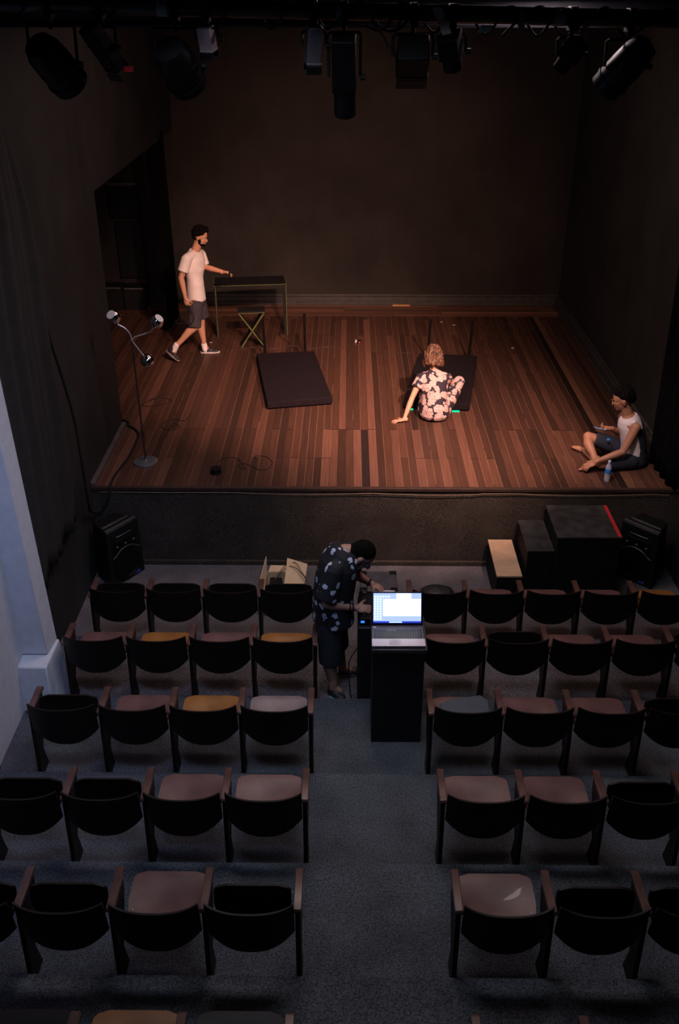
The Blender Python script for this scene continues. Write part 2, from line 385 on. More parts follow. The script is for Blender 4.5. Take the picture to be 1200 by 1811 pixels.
# column with plinth
bz, tz = .655, 5.4
cl = MB().add([(-2.68, -2.46, bz), (-2.455, -2.46, bz), (-2.425, -2.27, bz), (-2.68, -2.27, bz),
               (-2.75, -2.46, tz), (-2.59, -2.46, tz), (-2.565, -2.27, tz), (-2.75, -2.27, tz)],
              [(3, 2, 1, 0), (4, 5, 6, 7), (0, 1, 5, 4), (1, 2, 6, 5), (2, 3, 7, 6), (3, 0, 4, 7)])
struct('wall_pillar', cl, M_white, .004)
pl = MB().add([(-2.67, -2.66, 0), (-2.40, -2.66, 0), (-2.34, -2.25, 0), (-2.67, -2.25, 0),
               (-2.67, -2.60, .625), (-2.43, -2.60, .625), (-2.41, -2.26, .665), (-2.67, -2.26, .665)],
              [(3, 2, 1, 0), (4, 5, 6, 7), (0, 1, 5, 4), (1, 2, 6, 5), (2, 3, 7, 6), (3, 0, 4, 7)])
struct('trim_4', pl, M_white, .012)

# ---------------------------------------------------------------- drapes
def drape(name, pts_bottom_top, folds, amp, mtl, label, thick=.012):
    mb = MB(); nu, nv = 60, 24
    for j in range(nv + 1):
        for i in range(nu + 1):
            mb.v.append(tuple(pts_bottom_top(i / nu, j / nv)))
    for j in range(nv):
        for i in range(nu):
            a = j * (nu + 1) + i; mb.f.append((a, a + 1, a + nu + 2, a + nu + 1))
    o = mb.build(name, mtl, None, angle=180)
    s = o.modifiers.new('s', 'SOLIDIFY'); s.thickness = thick; s.offset = 0
    return tag(o, label, 'curtain')
RE = [(4.75, -1.12), (3.98, -.94), (2.86, -.90), (2.06, -.76), (1.24, -.73), (.99, -.75)]
def redge(z):
    for (za, ya), (zb, yb) in zip(RE, RE[1:]):
        if za >= z >= zb: return ya + (yb - ya) * (za - z) / (za - zb)
    return RE[0][1] if z > RE[0][0] else RE[-1][1]
def cur(u, v):
    zb = 1.02 - .05 * u if u < .8 else .98
    z = zb + (4.72 - zb) * v; y = -2.26 + u * (redge(z) + 2.26)
    d = u * 9 + (1 - v) * 2.2
    x = WL + .075 + .028 * math.sin(d * 2.1) + .016 * math.sin(d * 5.3 + 1) + .02 * (1 - v) * math.sin(u * 6 + v * 3)
    return V((x, y, z))
drape('curtain', cur, 9, .03, M_curt, 'dark brown creased drape hanging on left wall beside the white pillar')
def leg(u, v):
    z = S + .012 + v * 2.75; y = 4.95 + .62 * u + .1 * (1 - v)
    return V((-2.76 + .04 * math.sin(u * 22) + .10 * (1 - v) * u * 0 + .09 * u, y, z))
drape('curtain', leg, 9, .03, M_vblack, 'narrow black velvet drape in the opening behind the walking man', .02)
def leg2(u, v):
    z = .94 + v * 4.6; y = -.04 + .66 * u
    return V((3.335 - .12 * u * (.25 + .75 * v) + .03 * math.sin(u * 24), y, z))
drape('curtain', leg2, 9, .03, M_vblack, 'tall black side drape at right edge of the stage', .02)

# ---------------------------------------------------------------- wing: dark boxes and panels
for k, (x0, x1) in enumerate(((-4.05, -3.60), (-3.58, -3.24))):
    o = MB().box((x0, 6.12, S), (x1, 6.42, 1.29 - .01 * k)).build('black_box', M_dark, None, .006)
    tag(o, ('left' if k == 0 else 'right') + ' one of two black boxes standing in the left wing opening', 'box')
    into(o, MB().box((x0 + .02, 6.112, 1.27 - .01 * k), (x1 - .02, 6.125, 1.288 - .01 * k)).build('edge_strip', mat('grey_edge', (.09, .095, .09), .5)))
p = MB().box((-3.72, 6.42, 2.3), (-3.24, 6.46, 2.82)).build('wall_panel', mat('panel_dark', (.007, .0075, .009), .6, spec=.2), None, .004)
tag(p, 'black panel with grey top edge high in the left wing', 'panel'); into(p, MB().box((-3.72, 6.41, 2.79), (-3.24, 6.42, 2.83)).build('edge_strip', MATS['grey_edge']))
p = MB().box((-3.66, 6.42, 1.36), (-3.24, 6.455, 2.24)).build('wall_panel', MATS['panel_dark'], None, .004)
tag(p, 'tall black panel below the grey-edged panel in left wing', 'panel')
o = MB().box((.72, 6.375, S + .002), (1.0, 6.405, S + .02)).build('wooden_strip', mat('pale_strip', (.62, .30, .12), .6)); tag(o, 'short pale wooden strip lying against the back baseboard', 'wood strip')

# ---------------------------------------------------------------- theatre seats
def seat_meshes():
    d = {}
    def panel_rows(fn, nu, nv, th, name, m):
        mb = MB()
        for side in (0, 1):
            for j in range(nv + 1):
                for i in range(nu + 1):
                    p, nrm = fn(i / nu, j / nv); mb.v.append(tuple(V(p) + V(nrm) * (th * (side - .5))))
        N = (nu + 1) * (nv + 1)
        for j in range(nv):
            for i in range(nu):
                a = j * (nu + 1) + i; mb.f.append((a, a + nu + 1, a + nu + 2, a + 1)); mb.f.append((a + N, a + 1 + N, a + nu + 2 + N, a + nu + 1 + N))
        per = [i for i in range(nu + 1)] + [j * (nu + 1) + nu for j in range(1, nv + 1)] + [nv * (nu + 1) + i for i in range(nu - 1, -1, -1)] + [j * (nu + 1) for j in range(nv - 1, 0, -1)]
        for a, b in zip(per, per[1:] + per[:1]): mb.f.append((a, b, b + N, a + N))
        return mb
    W2 = .240
    def back(u, v):      # curved back panel, belly of the lower edge
        s_ = 2 * u - 1; x = W2 * s_
        curve = -.058 * (1 - abs(s_) ** 2.4)
        zt = .728 + .012 * abs(s_) ** 5; zb = .385 + .10 * abs(s_) ** 2.4
        z = zb + (zt - zb) * v; y = -.160 + curve - .035 * v
        return (x, y, z), (0, -1, .1)
    d['back'] = panel_rows(back, 20, 8, .014, 'b', None)
    def outline(u, v, L, w2):   # rounded front corners
        s_ = 2 * u - 1
        c = .07; y = v * L; lim = w2
        if y > L - c: lim = w2 - c + math.sqrt(max(0, c * c - (y - L + c) ** 2))
        return s_ * lim, y
    def down(u, v):
        x, y = outline(u, v ** .8, .44, .215)
        z = .437 - .018 * math.cos(x / .215 * math.pi / 2) * math.sin(min(1, (y + .05) / .44) * math.pi) - .012 * v
        return (x * (.90 + .10 * min(1, v * 3)), y * .80 - .08, z), (0, 0, 1)
    d['down'] = panel_rows(down, 16, 14, .016, 's', None)
    def up(u, v):
        x, y = outline(u, v, .43, .215)
        dip = .014 * math.cos(x / .215 * math.pi / 2) * math.sin(y / .43 * math.pi); a = R(82)
        return (x * (.80 + .20 * min(1, v * 2.5)), -.045 + y * .57 * math.cos(a) + dip, .425 + y * .57 * math.sin(a)), (0, -1, .1)
    d['up'] = panel_rows(up, 16, 14, .016, 's', None)
    d['arm'] = MB().prism([(-.145, .600), (-.150, .615), (-.14, .630), (.125, .632), (.145, .622), (.145, .600)], 'x', -.023, .023)
    d['frame'] = MB().prism([(-.128, .602), (-.145, .42), (-.168, .06), (-.185, .0), (-.005, .0), (-.02, .05), (-.055, .20), (.045, .36), (.105, .50), (.12, .602)], 'x', -.014, .014)
    d['screw'] = MB().ell((-.180, .0, .440), (.006, .006, .003)).ell((.180, .0, .440), (.006, .006, .003))
    return d
SM = seat_meshes()
ME = {'back': SM['back'].mesh('backrest', M_back), 'arm': SM['arm'].mesh('armrest', M_arm), 'frame': SM['frame'].mesh('side_frame', M_back), 'up': SM['up'].mesh('seat', M_seat_d), 'screw': SM['screw'].mesh('screws', M_steel)}
for k, m in (('r', M_seat_r), ('o', M_seat_o), ('p', M_seat_p), ('d', M_seat_d)):
    ME[k] = SM['down'].mesh('seat', m)
def part(me, name, parent, x=0, bev=0):
    o = bpy.data.objects.new(name, me); col.objects.link(o); o.parent = parent; o.location = (x, 0, 0)
    if bev: b = o.modifiers.new('bevel', 'BEVEL'); b.width = bev; b.segments = 2; b.limit_method = 'ANGLE'
    return o
PX = .511
ORD = ['front', 'second', 'third', 'fourth', 'fifth', 'sixth']; NTH = ['on the aisle', 'second from aisle', 'third from aisle', 'fourth from aisle', 'fifth from aisle']
rowY = [-1.41, -2.30, -3.22, -4.155, -5.055, -6.0]; rowZ = [0, .13, .21, .31, .42, .54]
# per row, from the aisle outward: u = folded up, r/o/p = folded down with that veneer, d = down, dimness put into colour
LEFT = ['uuuu', 'oror', 'poru', 'rruu', 'uruu', 'dodd']
RIGHT = ['rrrro', 'rurru', 'rrruu', 'rruuu', 'ruuuu', 'uuudu']
VEN = {'u': 'folded-up shaded wooden', 'r': 'folded-down red-brown', 'o': 'folded-down orange-brown', 'p': 'folded-down pale glossy', 'd': 'folded-down shaded brown'}
def place(row, side, k, st):
    sh = (-.02 if side < 0 else -.03) if row == 0 else (0 if side < 0 else .015)
    if side < 0: cx = sh - .262 - PX * (k + .5); ax = -PX / 2; endx = PX / 2
    else: cx = sh + .602 + PX * (k + .5); ax = PX / 2; endx = -PX / 2
    blk = 'left' if side < 0 else 'right'
    e = empty('theatre_seat', (cx, rowY[row], rowZ[row]), '%s theatre seat %s, %s row of the %s block' % (VEN[st], NTH[k], ORD[row], blk), 'chair', 'theatre seats in rows')
    part(ME['back'], 'backrest', e)
    s = part(ME['up'] if st == 'u' else ME[st], 'seat', e)
    if st != 'u' and row > 2: part(ME['screw'], 'screws', s)
    f = part(ME['frame'], 'side_frame', e, ax); part(ME['arm'], 'armrest', e, ax, .004)
    if k == 0: part(ME['frame'], 'side_frame', e, endx); part(ME['arm'], 'armrest', e, endx, .004)
    return e
for row in range(6):
    for k, st in enumerate(LEFT[row]): place(row, -1, k, st)
    for k, st in enumerate(RIGHT[row]):
        if k == 4 and row > 3: continue
        place(row, 1, k, st)

# ---------------------------------------------------------------- stage furniture
def bed(c4, label, posts):
    a, b, c, d = [V(p) for p in c4]     # back-left, back-right, front-right, front-left (top z)
    e = empty('platform_bed', ((a + b + c + d) / 4).to_tuple()[:2] + (S,), label, 'bed', 'low black platform beds')
    mb = MB().add([(p.x, p.y, .935) for p in (d, c, b, a)] + [(p.x, p.y, 1.02) for p in (d, c, b, a)], [(3, 2, 1, 0), (4, 5, 6, 7), (0, 1, 5, 4), (1, 2, 6, 5), (2, 3, 7, 6), (3, 0, 4, 7)])
    o = mb.build('cloth_covered_slab', M_bed, None, .012)
    q = [(p + ((a + b + c + d) / 4 - p) * .06) for p in (d, c, b, a)]
    u = MB().add([(p.x, p.y, S) for p in q] + [(p.x, p.y, .936) for p in q], [(3, 2, 1, 0), (4, 5, 6, 7), (0, 1, 5, 4), (1, 2, 6, 5), (2, 3, 7, 6), (3, 0, 4, 7)]).build('base_frame', M_dark)
    into(e, o, u)
    for (x, y, zt, lean) in posts:
        into(e, MB().add([(x + s1 * .017 + (lean if zz else 0), y + s2 * .009, z) for zz, z in ((0, S), (1, zt)) for s1, s2 in ((-1, -1), (1, -1), (1, 1), (-1, 1))],
                         [(3, 2, 1, 0), (4, 5, 6, 7), (0, 1, 5, 4), (1, 2, 6, 5), (2, 3, 7, 6), (3, 0, 4, 7)]).build('post', mat('dark_post', (.006, .004, .004), .9, spec=.05)))
    return e
bed([(-1.27, 3.81, 1.02), (-.475, 3.93, 1.02), (-.19, 2.21, 1.02), (-.985, 2.04, 1.02)], 'empty low black cloth-covered platform bed on the left half of the stage', [(-1.15, 3.87, 1.48, -.02), (-.60, 3.96, 1.535, -.005)])
b2 = bed([(.99, 3.85, 1.02), (1.775, 3.76, 1.02), (1.48, 2.01, 1.02), (.67, 2.09, 1.02)], 'low black platform bed behind the seated woman, green light beneath', [(1.11, 3.87, 1.49, .01), (1.67, 3.81, 1.48, .02)])
g = MB().box((1.27, 2.0, .922), (1.36, 2.03, .931)).build('green_light_strip', mat('green_led', (0, .3, .15), .5, emis=(0, 1, .42), estr=.9))
g2 = MB().box((.74, 2.06, .922), (.80, 2.085, .930)).build('green_light_strip', MATS['green_led'])
into(b2, g, g2)

# table (yaw 7 degrees)
t = empty('table', (-1.42, 4.84, S), 'black table with yellow-green edges in front of the walking man', 'table', rz=R(7))
tw, td, th = 1.045, .45, .77
MB().box((-tw / 2, 0, th - .022), (tw / 2, td, th)).build('tabletop', M_table, t, .002)
for s_ in (-1, 1):
    x = s_ * (tw / 2 - .012); MB().box((x - .012 - .028 * (s_ > 0), 0, 0), (x + .012 + .010 * (s_ < 0), .025, th - .022)).box((x - .010, .025, 0), (x + .010, .30, th - .022)).build('side_panel', M_table, t)
    MB().box((x + .003, -.005, 0), (x + .010, .0, th - .02)).build('edge_tape', M_tapey, t)
MB().box((-tw / 2 - .002, -.005, th - .009), (tw / 2, .0, th - .001)).box((-tw / 2 - .004, 0, th - .002), (-tw / 2 + .006, td, th + .003)).box((tw / 2 - .006, 0, th - .002), (tw / 2 + .004, td, th + .003)).build('edge_tape', M_tapey, t)
# stool
st = empty('folding_stool', (-1.38, 4.45, S), 'black folding stool with crossed yellow-edged legs under the table', 'stool', rz=R(8))
MB().box((-.19, -.12, .505), (.19, .14, .53)).build('seat', M_table, st, .005)
MB().box((-.192, -.126, .505), (.192, -.12, .512)).build('edge_tape', M_tapey, st)
for s_ in (-1, 1):
    a = V((-.18 * s_, 0, .505)); b = V((.165 * s_, 0, .0)); dn = (b - a).normalized(); nrm = V((-dn.z, 0, dn.x)) * .012
    y0, y1 = (-.11, .02) if s_ > 0 else (-.09, .10)
    def bar(y0, y1, h):
        return MB().add([tuple(a + nrm * h + V((0, y0, 0))), tuple(b + nrm * h + V((0, y0, 0))), tuple(b - nrm * h + V((0, y0, 0))), tuple(a - nrm * h + V((0, y0, 0))),
                         tuple(a + nrm * h + V((0, y1, 0))), tuple(b + nrm * h + V((0, y1, 0))), tuple(b - nrm * h + V((0, y1, 0))), tuple(a - nrm * h + V((0, y1, 0)))],
                        [(3, 2, 1, 0), (4, 5, 6, 7), (0, 1, 5, 4), (1, 2, 6, 5), (2, 3, 7, 6), (3, 0, 4, 7)])
    l = bar(y0, y1, 1).build('leg', M_table, st); bar(y0 - .005, y0, .7).build('edge_tape', M_tapey, l)

# floor lamp
lp = empty('floor_lamp', (-2.195, .57, S), 'chrome floor lamp with three globe spotlights at front left of stage', 'lamp')
lb = [MB().lathe([(.128, 0), (.132, .006), (.130, .022), (.10, .030), (.02, .034), (.014, .05)], T((-2.195, .57, S)), 40).build('base', mat('brushed_chrome', (.36, .36, .39), .32, .8, var=.05)),
      MB().cone((-2.195, .57, S + .04), (-2.197, .57, 2.29), .010, .010).build('pole', M_pole),
      MB().tube([(-2.19, .55, 1.0), (-2.17, .545, 1.06), (-2.20, .55, 1.12), (-2.17, .55, 1.2), (-2.19, .555, 1.3)], .003, 6).build('cord', M_cable)]
into(lp, *lb)
J = V((-2.197, .57, 2.29))
heads = [((-2.355, .57, 2.545), [(0, 0, 0), (-.015, 0, .08), (-.06, 0, .14), (-.12, 0, .175)], (-.35, -.75, .75)),
         ((-1.93, .57, 2.50), [(0, 0, 0), (.03, 0, .045), (.13, 0, .08), (.20, 0, .11), (.24, 0, .165)], (.75, -.30, .85)),
         ((-2.062, .57, 2.085), [(0, 0, 0), (.03, 0, -.04), (.08, -.0, -.12), (.11, 0, -.155)], (.25, -.55, -.95))]
for hc, arm, fdir in heads:
    hc = V(hc); f = V(fdir).normalized()
    a = MB().tube([J + V(p) for p in arm], .0075, 8).ell(J + V(arm[-1]), .012).build('arm', mat('satin_chrome', (.75, .72, .74), .32, .6, var=.05))
    q = f.to_track_quat('Z', 'Y').to_matrix().to_4x4(); Mx = Matrix.Translation(hc) @ q
    r = .073; prof = []
    for i in range(11):
        tt = math.pi - i / 10 * (math.pi - R(42)); prof.append((max(.001, r * math.sin(tt)), r * math.cos(tt)))
    prof += [(r * math.sin(R(42)) - .004, r * math.cos(R(42))), (.035, .0), (.001, -.02)]
    sh = MB().lathe(prof[:11] + [(r * math.sin(R(42)) - .004, r * math.cos(R(42)) - .001)], Mx, 28).build('lamp_shade', M_chrome)
    ins = MB().lathe([(.044, .0535), (.047, .0555), (.04, .0560), (.001, .0562)], Mx, 24).build('inner_disc', M_lampin)
    into(lp, a, sh); into(sh, ins)

# cables on the stage
def cable(pts, r, label, name='cable', m=M_cable, cat='cable'):
    o = MB().tube(pts, r, 7).build(name, m); return tag(o, label, cat)
z = S + .014
cable([(-2.60, -.84, 3.4), (-2.575, -.83, 2.84), (-2.55, -.72, 2.4), (-2.53, -.62, 1.94), (-2.53, -.58, 1.4), (-2.55, -.50, 1.0), (-2.60, -.33, .82), (-2.60, -.2, .73), (-2.57, -.10, .69), (-2.51, -.07, .75), (-2.455, -.055, .88), (-2.45, -.0, z + .01), (-2.455, .25, z), (-2.40, .73, z), (-2.40, 1.1, z), (-2.42, 1.30, z), (-2.50, 1.45, z), (-2.585, 1.53, z), (-2.60, 1.62, z), (-2.75, 1.75, z)],
      .013, 'thick black cable looping off the stage edge and up the left wall')
r_ = MB().lathe([(.030, 0), (.058, .0), (.06, .012), (.05, .016), (.05, .042), (.06, .046), (.058, .06), (.022, .06), (.018, .05)], T((-1.40, .33, S + .001))).build('cable_reel', M_black); tag(r_, 'small black cable reel lying near the front of the stage', 'reel')
z = S + .004
cable([(-1.36, .36, z + .02), (-1.42, .5, z), (-1.38, .66, z), (-1.25, .7, z), (-1.16, .58, z), (-1.18, .48, z), (-1.10, .42, z), (-1.14, .55, z), (-1.02, .48, z), (-.95, .40, z), (-.86, .42, z), (-.82, .58, z), (-.90, .72, z), (-1.02, .74, z), (-1.0, .66, z)], .0038, 'thin cord curling beside the small black cable reel')
cable([(-2.1, 1.45, z), (-2.05, 1.62, z), (-1.98, 1.5, z), (-2.08, 1.42, z), (-2.2, 1.55, z), (-2.1, 1.75, z), (-1.95, 1.7, z), (-1.9, 1.9, z)], .004, 'small tangle of dark wire on stage behind the floor lamp')
cable([(-2.5, 2.3, z), (-2.35, 2.42, z), (-2.2, 2.3, z), (-2.4, 2.15, z), (-2.55, 2.2, z), (-2.3, 2.6, z)], .004, 'faint dark cord lying by the left wall edge on stage')
cable([(-1.9, 4.6, z), (-1.6, 4.25, z), (-1.35, 4.33, z), (-1.05, 4.28, z), (-.8, 4.42, z), (-.55, 4.30, z), (-.3, 4.36, z), (-.1, 4.30, z), (.05, 4.50, z), (.13, 4.56, z)], .0035, 'thin cable running across the stage between the table and plug', m=M_tan)
cable([(.3, 4.3, z), (.5, 4.2, z), (.75, 4.12, z), (.95, 4.15, z)], .003, 'thin cable trailing toward the green-lit platform bed', m=M_tan)
pg = MB().box((.12, 4.52, S), (.19, 4.60, S + .035)).build('plug_adapter', M_black, None, .006); tag(pg, 'small white-and-black plug adapter lying at centre stage', 'plug')
into(pg, MB().box((.10, 4.53, S + .005), (.13, 4.59, S + .04)).build('white_face', M_sole, None, .003), MB().box((.155, 4.515, S + .01), (.175, 4.52, S + .03)).build('red_switch', M_red))
for x, y, lab in ((-2.0, 4.55, 'by the left wing'), (1.44, 5.55, 'behind the right platform bed'), (1.62, 5.40, 'right of the other scrap'), (2.36, 4.35, 'near the right wall')):
    o = MB().prism([(x - .02, y - .01), (x + .018, y - .015), (x + .022, y + .012), (x - .01, y + .016)], 'z', S + .0005, S + .004).build('paper_scrap', M_sole); tag(o, 'tiny white paper scrap on stage floor ' + lab, 'paper', 'paper scraps on the stage floor')

# ---------------------------------------------------------------- step boxes
def boxy(x0, x1, y0, y1, h, topm, label, name='stage_step'):
    e = empty(name, ((x0 + x1) / 2, (y0 + y1) / 2, 0), label, 'step box')
    a = MB().box((x0, y0, 0), (x1, y1, h - .02)).build('body', M_dark, None, .004)
    b = MB().box((x0 - .004, y0 - .004, h - .02), (x1 + .004, y1 + .004, h)).build('top_board', topm, None, .003)
    into(e, a, b); return e
boxy(1.49, 1.735, -.75, -.05, .335, M_ply, 'low step box with pale plywood top beside the black steps')
boxy(1.785, 2.045, -.66, -.05, .575, M_blkwood, 'middle-height worn black step box between plywood step and tall box')
e = boxy(2.055, 2.68, -.70, -.05, .755, M_blkwood, 'tallest worn black step box with red tape on its right edge')
into(e, MB().box((2.645, -.695, .7552), (2.678, -.06, .758)).build('red_tape', M_red))

# ---------------------------------------------------------------- speakers
def speaker(loc, rz, label):
    e = empty('speaker', loc, label, 'speaker', 'black loudspeakers by the stage front', rz=rz)
    w, d, h = .235, .15, .65
    b = MB().add([(-w, -d, 0), (w, -d, 0), (w * .7, d, 0), (-w * .7, d, 0), (-w * .9, -d * .95, h), (w * .9, -d * .95, h), (w * .62, d, h), (-w * .62, d, h)],
                 [(3, 2, 1, 0), (4, 5, 6, 7), (0, 1, 5, 4), (1, 2, 6, 5), (2, 3, 7, 6), (3, 0, 4, 7)]).build('cabinet', M_black, e, .02)
    MB().box((-.20, -.135, h), (.20, -.095, h + .008)).box((-.17, -.05, h), (.17, -.02, h + .006)).build('top_ridge', mat('grey_plastic', (.05, .05, .05), .4), e, .003)
    MB().lathe([(.165, 0), (.17, .012), (.150, .014), (.14, .004), (.05, .002), (.001, .01)], T((0, -d - .006, .20), R(90))).build('woofer', M_blackm, e)
    MB().prism([(-.15, .40), (.15, .40), (.13, .52), (-.13, .52)], 'y', -d - .012, -d + .02).build('horn', M_blackm, e, .006)
    MB().tube([(-.18, -d - .016, .34), (-.13, -d - .02, .365), (-.08, -d - .02, .40), (0, -d - .02, .415), (.08, -d - .02, .40), (.13, -d - .02, .365), (.18, -d - .016, .34)], .006, 6).build('bezel', MATS['grey_plastic'], e)
    MB().tube([(-.10, -d - .0, .555), (-.04, -d - .012, .56), (.04, -d - .012, .56), (.10, -d - .0, .555)], .006, 6).build('handle', MATS['grey_plastic'], e)
    for x in (-.11, .0, .11): MB().ell((x, -d - .012, .45 - .01 * abs(x)), .012).build('knob', mat('grey_knob', (.09, .09, .09), .4), e)
    MB().box((.06, -d - .014, .035), (.15, -d - .004, .060)).build('blue_badge', mat('blue_badge', (.04, .06, .35), .4), e)
    return e
speaker((-2.41, -.25, 0), R(54), 'black loudspeaker on the floor at left end of stage front')
speaker((3.08, -.22, 0), R(-46), 'black loudspeaker on the floor at right beside the tall box')

# ---------------------------------------------------------------- cardboard box, flight case, bag, folder
cb = empty('cardboard_box', (-.63, -.82, 0), 'open cardboard box with raised flaps and cables before the front row', 'box')
mb = MB(); x0, x1, y0, y1, h = -.81, -.45, -.98, -.66, .31; k = .006
mb.box((x0, y0, 0), (x1, y1, k)).box((x0, y0, 0), (x1, y0 + k, h)).box((x0, y1 - k, 0), (x1, y1, h)).box((x0, y0, 0), (x0 + k, y1, h)).box((x1 - k, y0, 0), (x1, y1, h))
o = mb.build('carton', M_card)
def flap(pts, n_):
    a = [V(p) for p in pts]; nr = (a[1] - a[0]).cross(a[2] - a[0]).normalized() * .005
    return MB().add([tuple(p) for p in a] + [tuple(p + nr) for p in a], [(0, 1, 2, 3)[::-1], (4, 5, 6, 7), (0, 1, 5, 4), (1, 2, 6, 5), (2, 3, 7, 6), (3, 0, 4, 7)]).build('flap', M_card)
f1 = flap([(x0, y0, h), (x0, y1, h), (x0 + .0, y1 + .02, h + .17), (x0 - .05, y0 + .06, h + .04)], 0)
f2 = flap([(x1 - .17, y0 + .0, h + .003), (x1 + .02, y0 + .02, h - .05), (x1 + .05, y1 + .05, h + .06), (x1 - .15, y1 + .05, h + .13)], 0)
f3 = flap([(x0 + .02, y1, h), (x1 - .14, y1, h), (x1 - .14, y1 + .08, h + .02), (x0 + .04, y1 + .07, h + .03)], 0)
inn = MB().box((x0 + .04, y0 + .05, .14), (x0 + .16, y1 - .05, .28)).build('black_adapter', M_black, None, .01)
cbl = MB().tube([(-.70, -.76, .30), (-.66, -.72, .34), (-.58, -.70, .40), (-.50, -.74, .40), (-.43, -.82, .37), (-.38, -.9, .33)], .004, 6).tube([(-.72, -.8, .29), (-.64, -.66, .36), (-.52, -.66, .42), (-.45, -.78, .385), (-.40, -.84, .35)], .004, 6).build('cable_loops', M_tan)
into(cb, o, f1, f2, f3, inn, cbl)
fc = empty('flight_case', (.34, -.70, 0), 'dark grey flat equipment case with black corners before the stage', 'case')
a = MB().box((.13, -.90, 0), (.50, -.53, .24)).build('case_body', mat('case_grey', (.07, .065, .075), .5), None, .008)
into(fc, a)
for x in (.135, .435):
    for y in (-.895, -.595): into(fc, MB().box((x - .006, y - .006, .19), (x + .066, y + .066, .248)).build('corner_pad', M_black, None, .01))
# black bag on the first right seat
bg = MB()
bg.ell((.83, -1.33, .515), (.16, .13, .055)).ell((.76, -1.36, .50), (.09, .12, .06)).ell((.92, -1.32, .50), (.08, .11, .06))
o = bg.blob('jacket', mat('black_nylon', (.010, .010, .012), .5, bump=1, bscale=14), None, .012, 3); tag(o, 'crumpled black jacket lying on the front right seat next to laptop', 'jacket')
# folder on third row right seat
fo = MB().prism([(.69, -3.29), (.71, -3.06), (.79, -3.01), (1.03, -2.955), (1.085, -3.02), (1.07, -3.29)], 'z', .655, .672).build('folder', mat('blue_grey_cover', (.045, .062, .082), .45, var=.1), None, .006)
tag(fo, 'flat dark blue folder resting on the third-row aisle seat', 'folder')

# ---------------------------------------------------------------- control stand, equipment table, laptop
F3 = .21
cs = empty('lectern', (.39, -2.80, F3), 'tall black lectern box in the aisle carrying the laptop', 'lectern')
a = MB().box((.195, -2.985, F3), (.585, -2.60, 1.145)).build('cabinet', mat('black_laminate', (.006, .007, .010), .5), None, .004)
b = MB().box((.185, -3.025, 1.115), (.60, -2.59, 1.150)).build('top_board', mat('grey_black_top', (.03, .03, .035), .4), None, .006)
into(cs, a, b)
eq = empty('equipment_table', (.36, -2.20, .13), 'low black equipment table behind the lectern in the aisle', 'table')
a = MB().box((.09, -2.455, .13), (.56, -2.0, .93)).build('cabinet', MATS['black_laminate'], None, .004)
into(eq, a)
mx = empty('mixing_console', (.3, -2.2, .93), 'black audio mixing console on the equipment table under the man\'s hands', 'mixing console')
a = MB().box((.10, -2.42, .931), (.52, -2.02, 1.0)).build('case', M_blackm, None, .01); into(mx, a)
for i in range(6):
    for j in range(5):
        into(mx, MB().cone((.14 + i * .065, -2.37 + j * .055, 1.0), (.14 + i * .065, -2.37 + j * .055, 1.014), .007, .005, 8).build('knob', MATS['grey_knob']))
into(mx, MB().box((.112, -2.424, .960), (.142, -2.42, .978)).build('blue_light', mat('blue_led', (0, .05, .4), .4, emis=(.02, .15, 1), estr=2)))
into(mx, MB().box((.30, -2.06, 1.0), (.40, -2.03, 1.012)).build('white_label', M_sole))
ph = MB().box((.13, -2.07, 1.003), (.16, -2.0, 1.012)).build('clip', M_steel)
into(mx, ph)
cable([(.10, -2.45, .75), (.02, -2.48, .6), (.03, -2.48, .30), (.05, -2.42, .145), (.09, -2.40, .14)], .005, 'thin cable hanging at the left side of the equipment table')

lt = empty('laptop', (.385, -2.86, 1.15), 'open laptop with glowing blue-white screen on the lectern', 'laptop', rz=R(.5))
M_pal = mat('laptop_silver', (.62, .56, .60), .35, .2, var=.03); M_kb = mat('laptop_grey', (.085, .075, .09), .4)
MB().box((-.198, -.145, 0), (.198, .115, .020)).build('base', M_kb, lt, .005)
MB().box((-.199, -.146, .0195), (.199, -.055, .023)).build('palm_rest', M_pal, lt, .003)
MB().box((-.07, -.130, .0231), (.02, -.070, .0238)).build('touchpad', mat('touchpad', (.52, .47, .52), .3), lt)
kb = MB()
for r in range(6):
    for c in range(19):
        if r == 5 and 4 < c < 9: continue
        x = -.18 + c * .0192; y = -.045 + r * .0185; kb.box((x, y, .020), (x + .0155, y + .0148, .0225))
kb.box((-.10, -.045 + 5 * .0185 - .0925, .020), (-.02, -.045 + .0148, .0226))
tag(kb.build('keyboard', mat('keys', (.022, .018, .025), .35), lt), kind=None)
MB().box((-.185, .086, .0202), (-.160, .098, .0215)).build('sticker', M_pal, lt)
sm = T((0, .113, .022), R(-24), 0, 0)
lid = MB().box((-.197, -.004, 0), (.197, .006, .262), sm).build('screen_lid', mat('lid_navy', (.01, .01, .02), .3), lt, .004)
def emat(n, c, s): return mat(n, c, .4, emis=c, estr=s, var=0)
def pane(x0, x1, z0, z1, d, m, nm): return MB().box((x0, -.005 - d, z0), (x1, -.004, z1), sm).build(nm, m, lid)
pane(-.182, .182, .020, .250, .0005, emat('desktop_blue', (.42, .55, 1.0), 1.0), 'display')
pane(-.108, .180, .075, .205, .0012, emat('window_white', (.93, .97, 1.0), 1.6), 'open_window')
pane(-.006, .106, .205, .248, .0014, emat('window_white', (.93, .97, 1.0), 1.6), 'open_window')
pane(-.182, .182, .020, .034, .0012, emat('taskbar_blue', (.02, .05, .50), .9), 'taskbar')
ic = MB()
for i in range(3):
    for j in range(10): ic.box((-.176 + i * .021, -.0062, .046 + j * .019), (-.163 + i * .021, -.004, .058 + j * .019), sm)
for j in range(3): ic.box((-.113 + j * .021, -.0062, .217), (-.10 + j * .021, -.004, .229), sm)
for j in range(9): ic.box((-.06 + j * .011, -.0068, .022), (-.052 + j * .011, -.004, .031), sm)
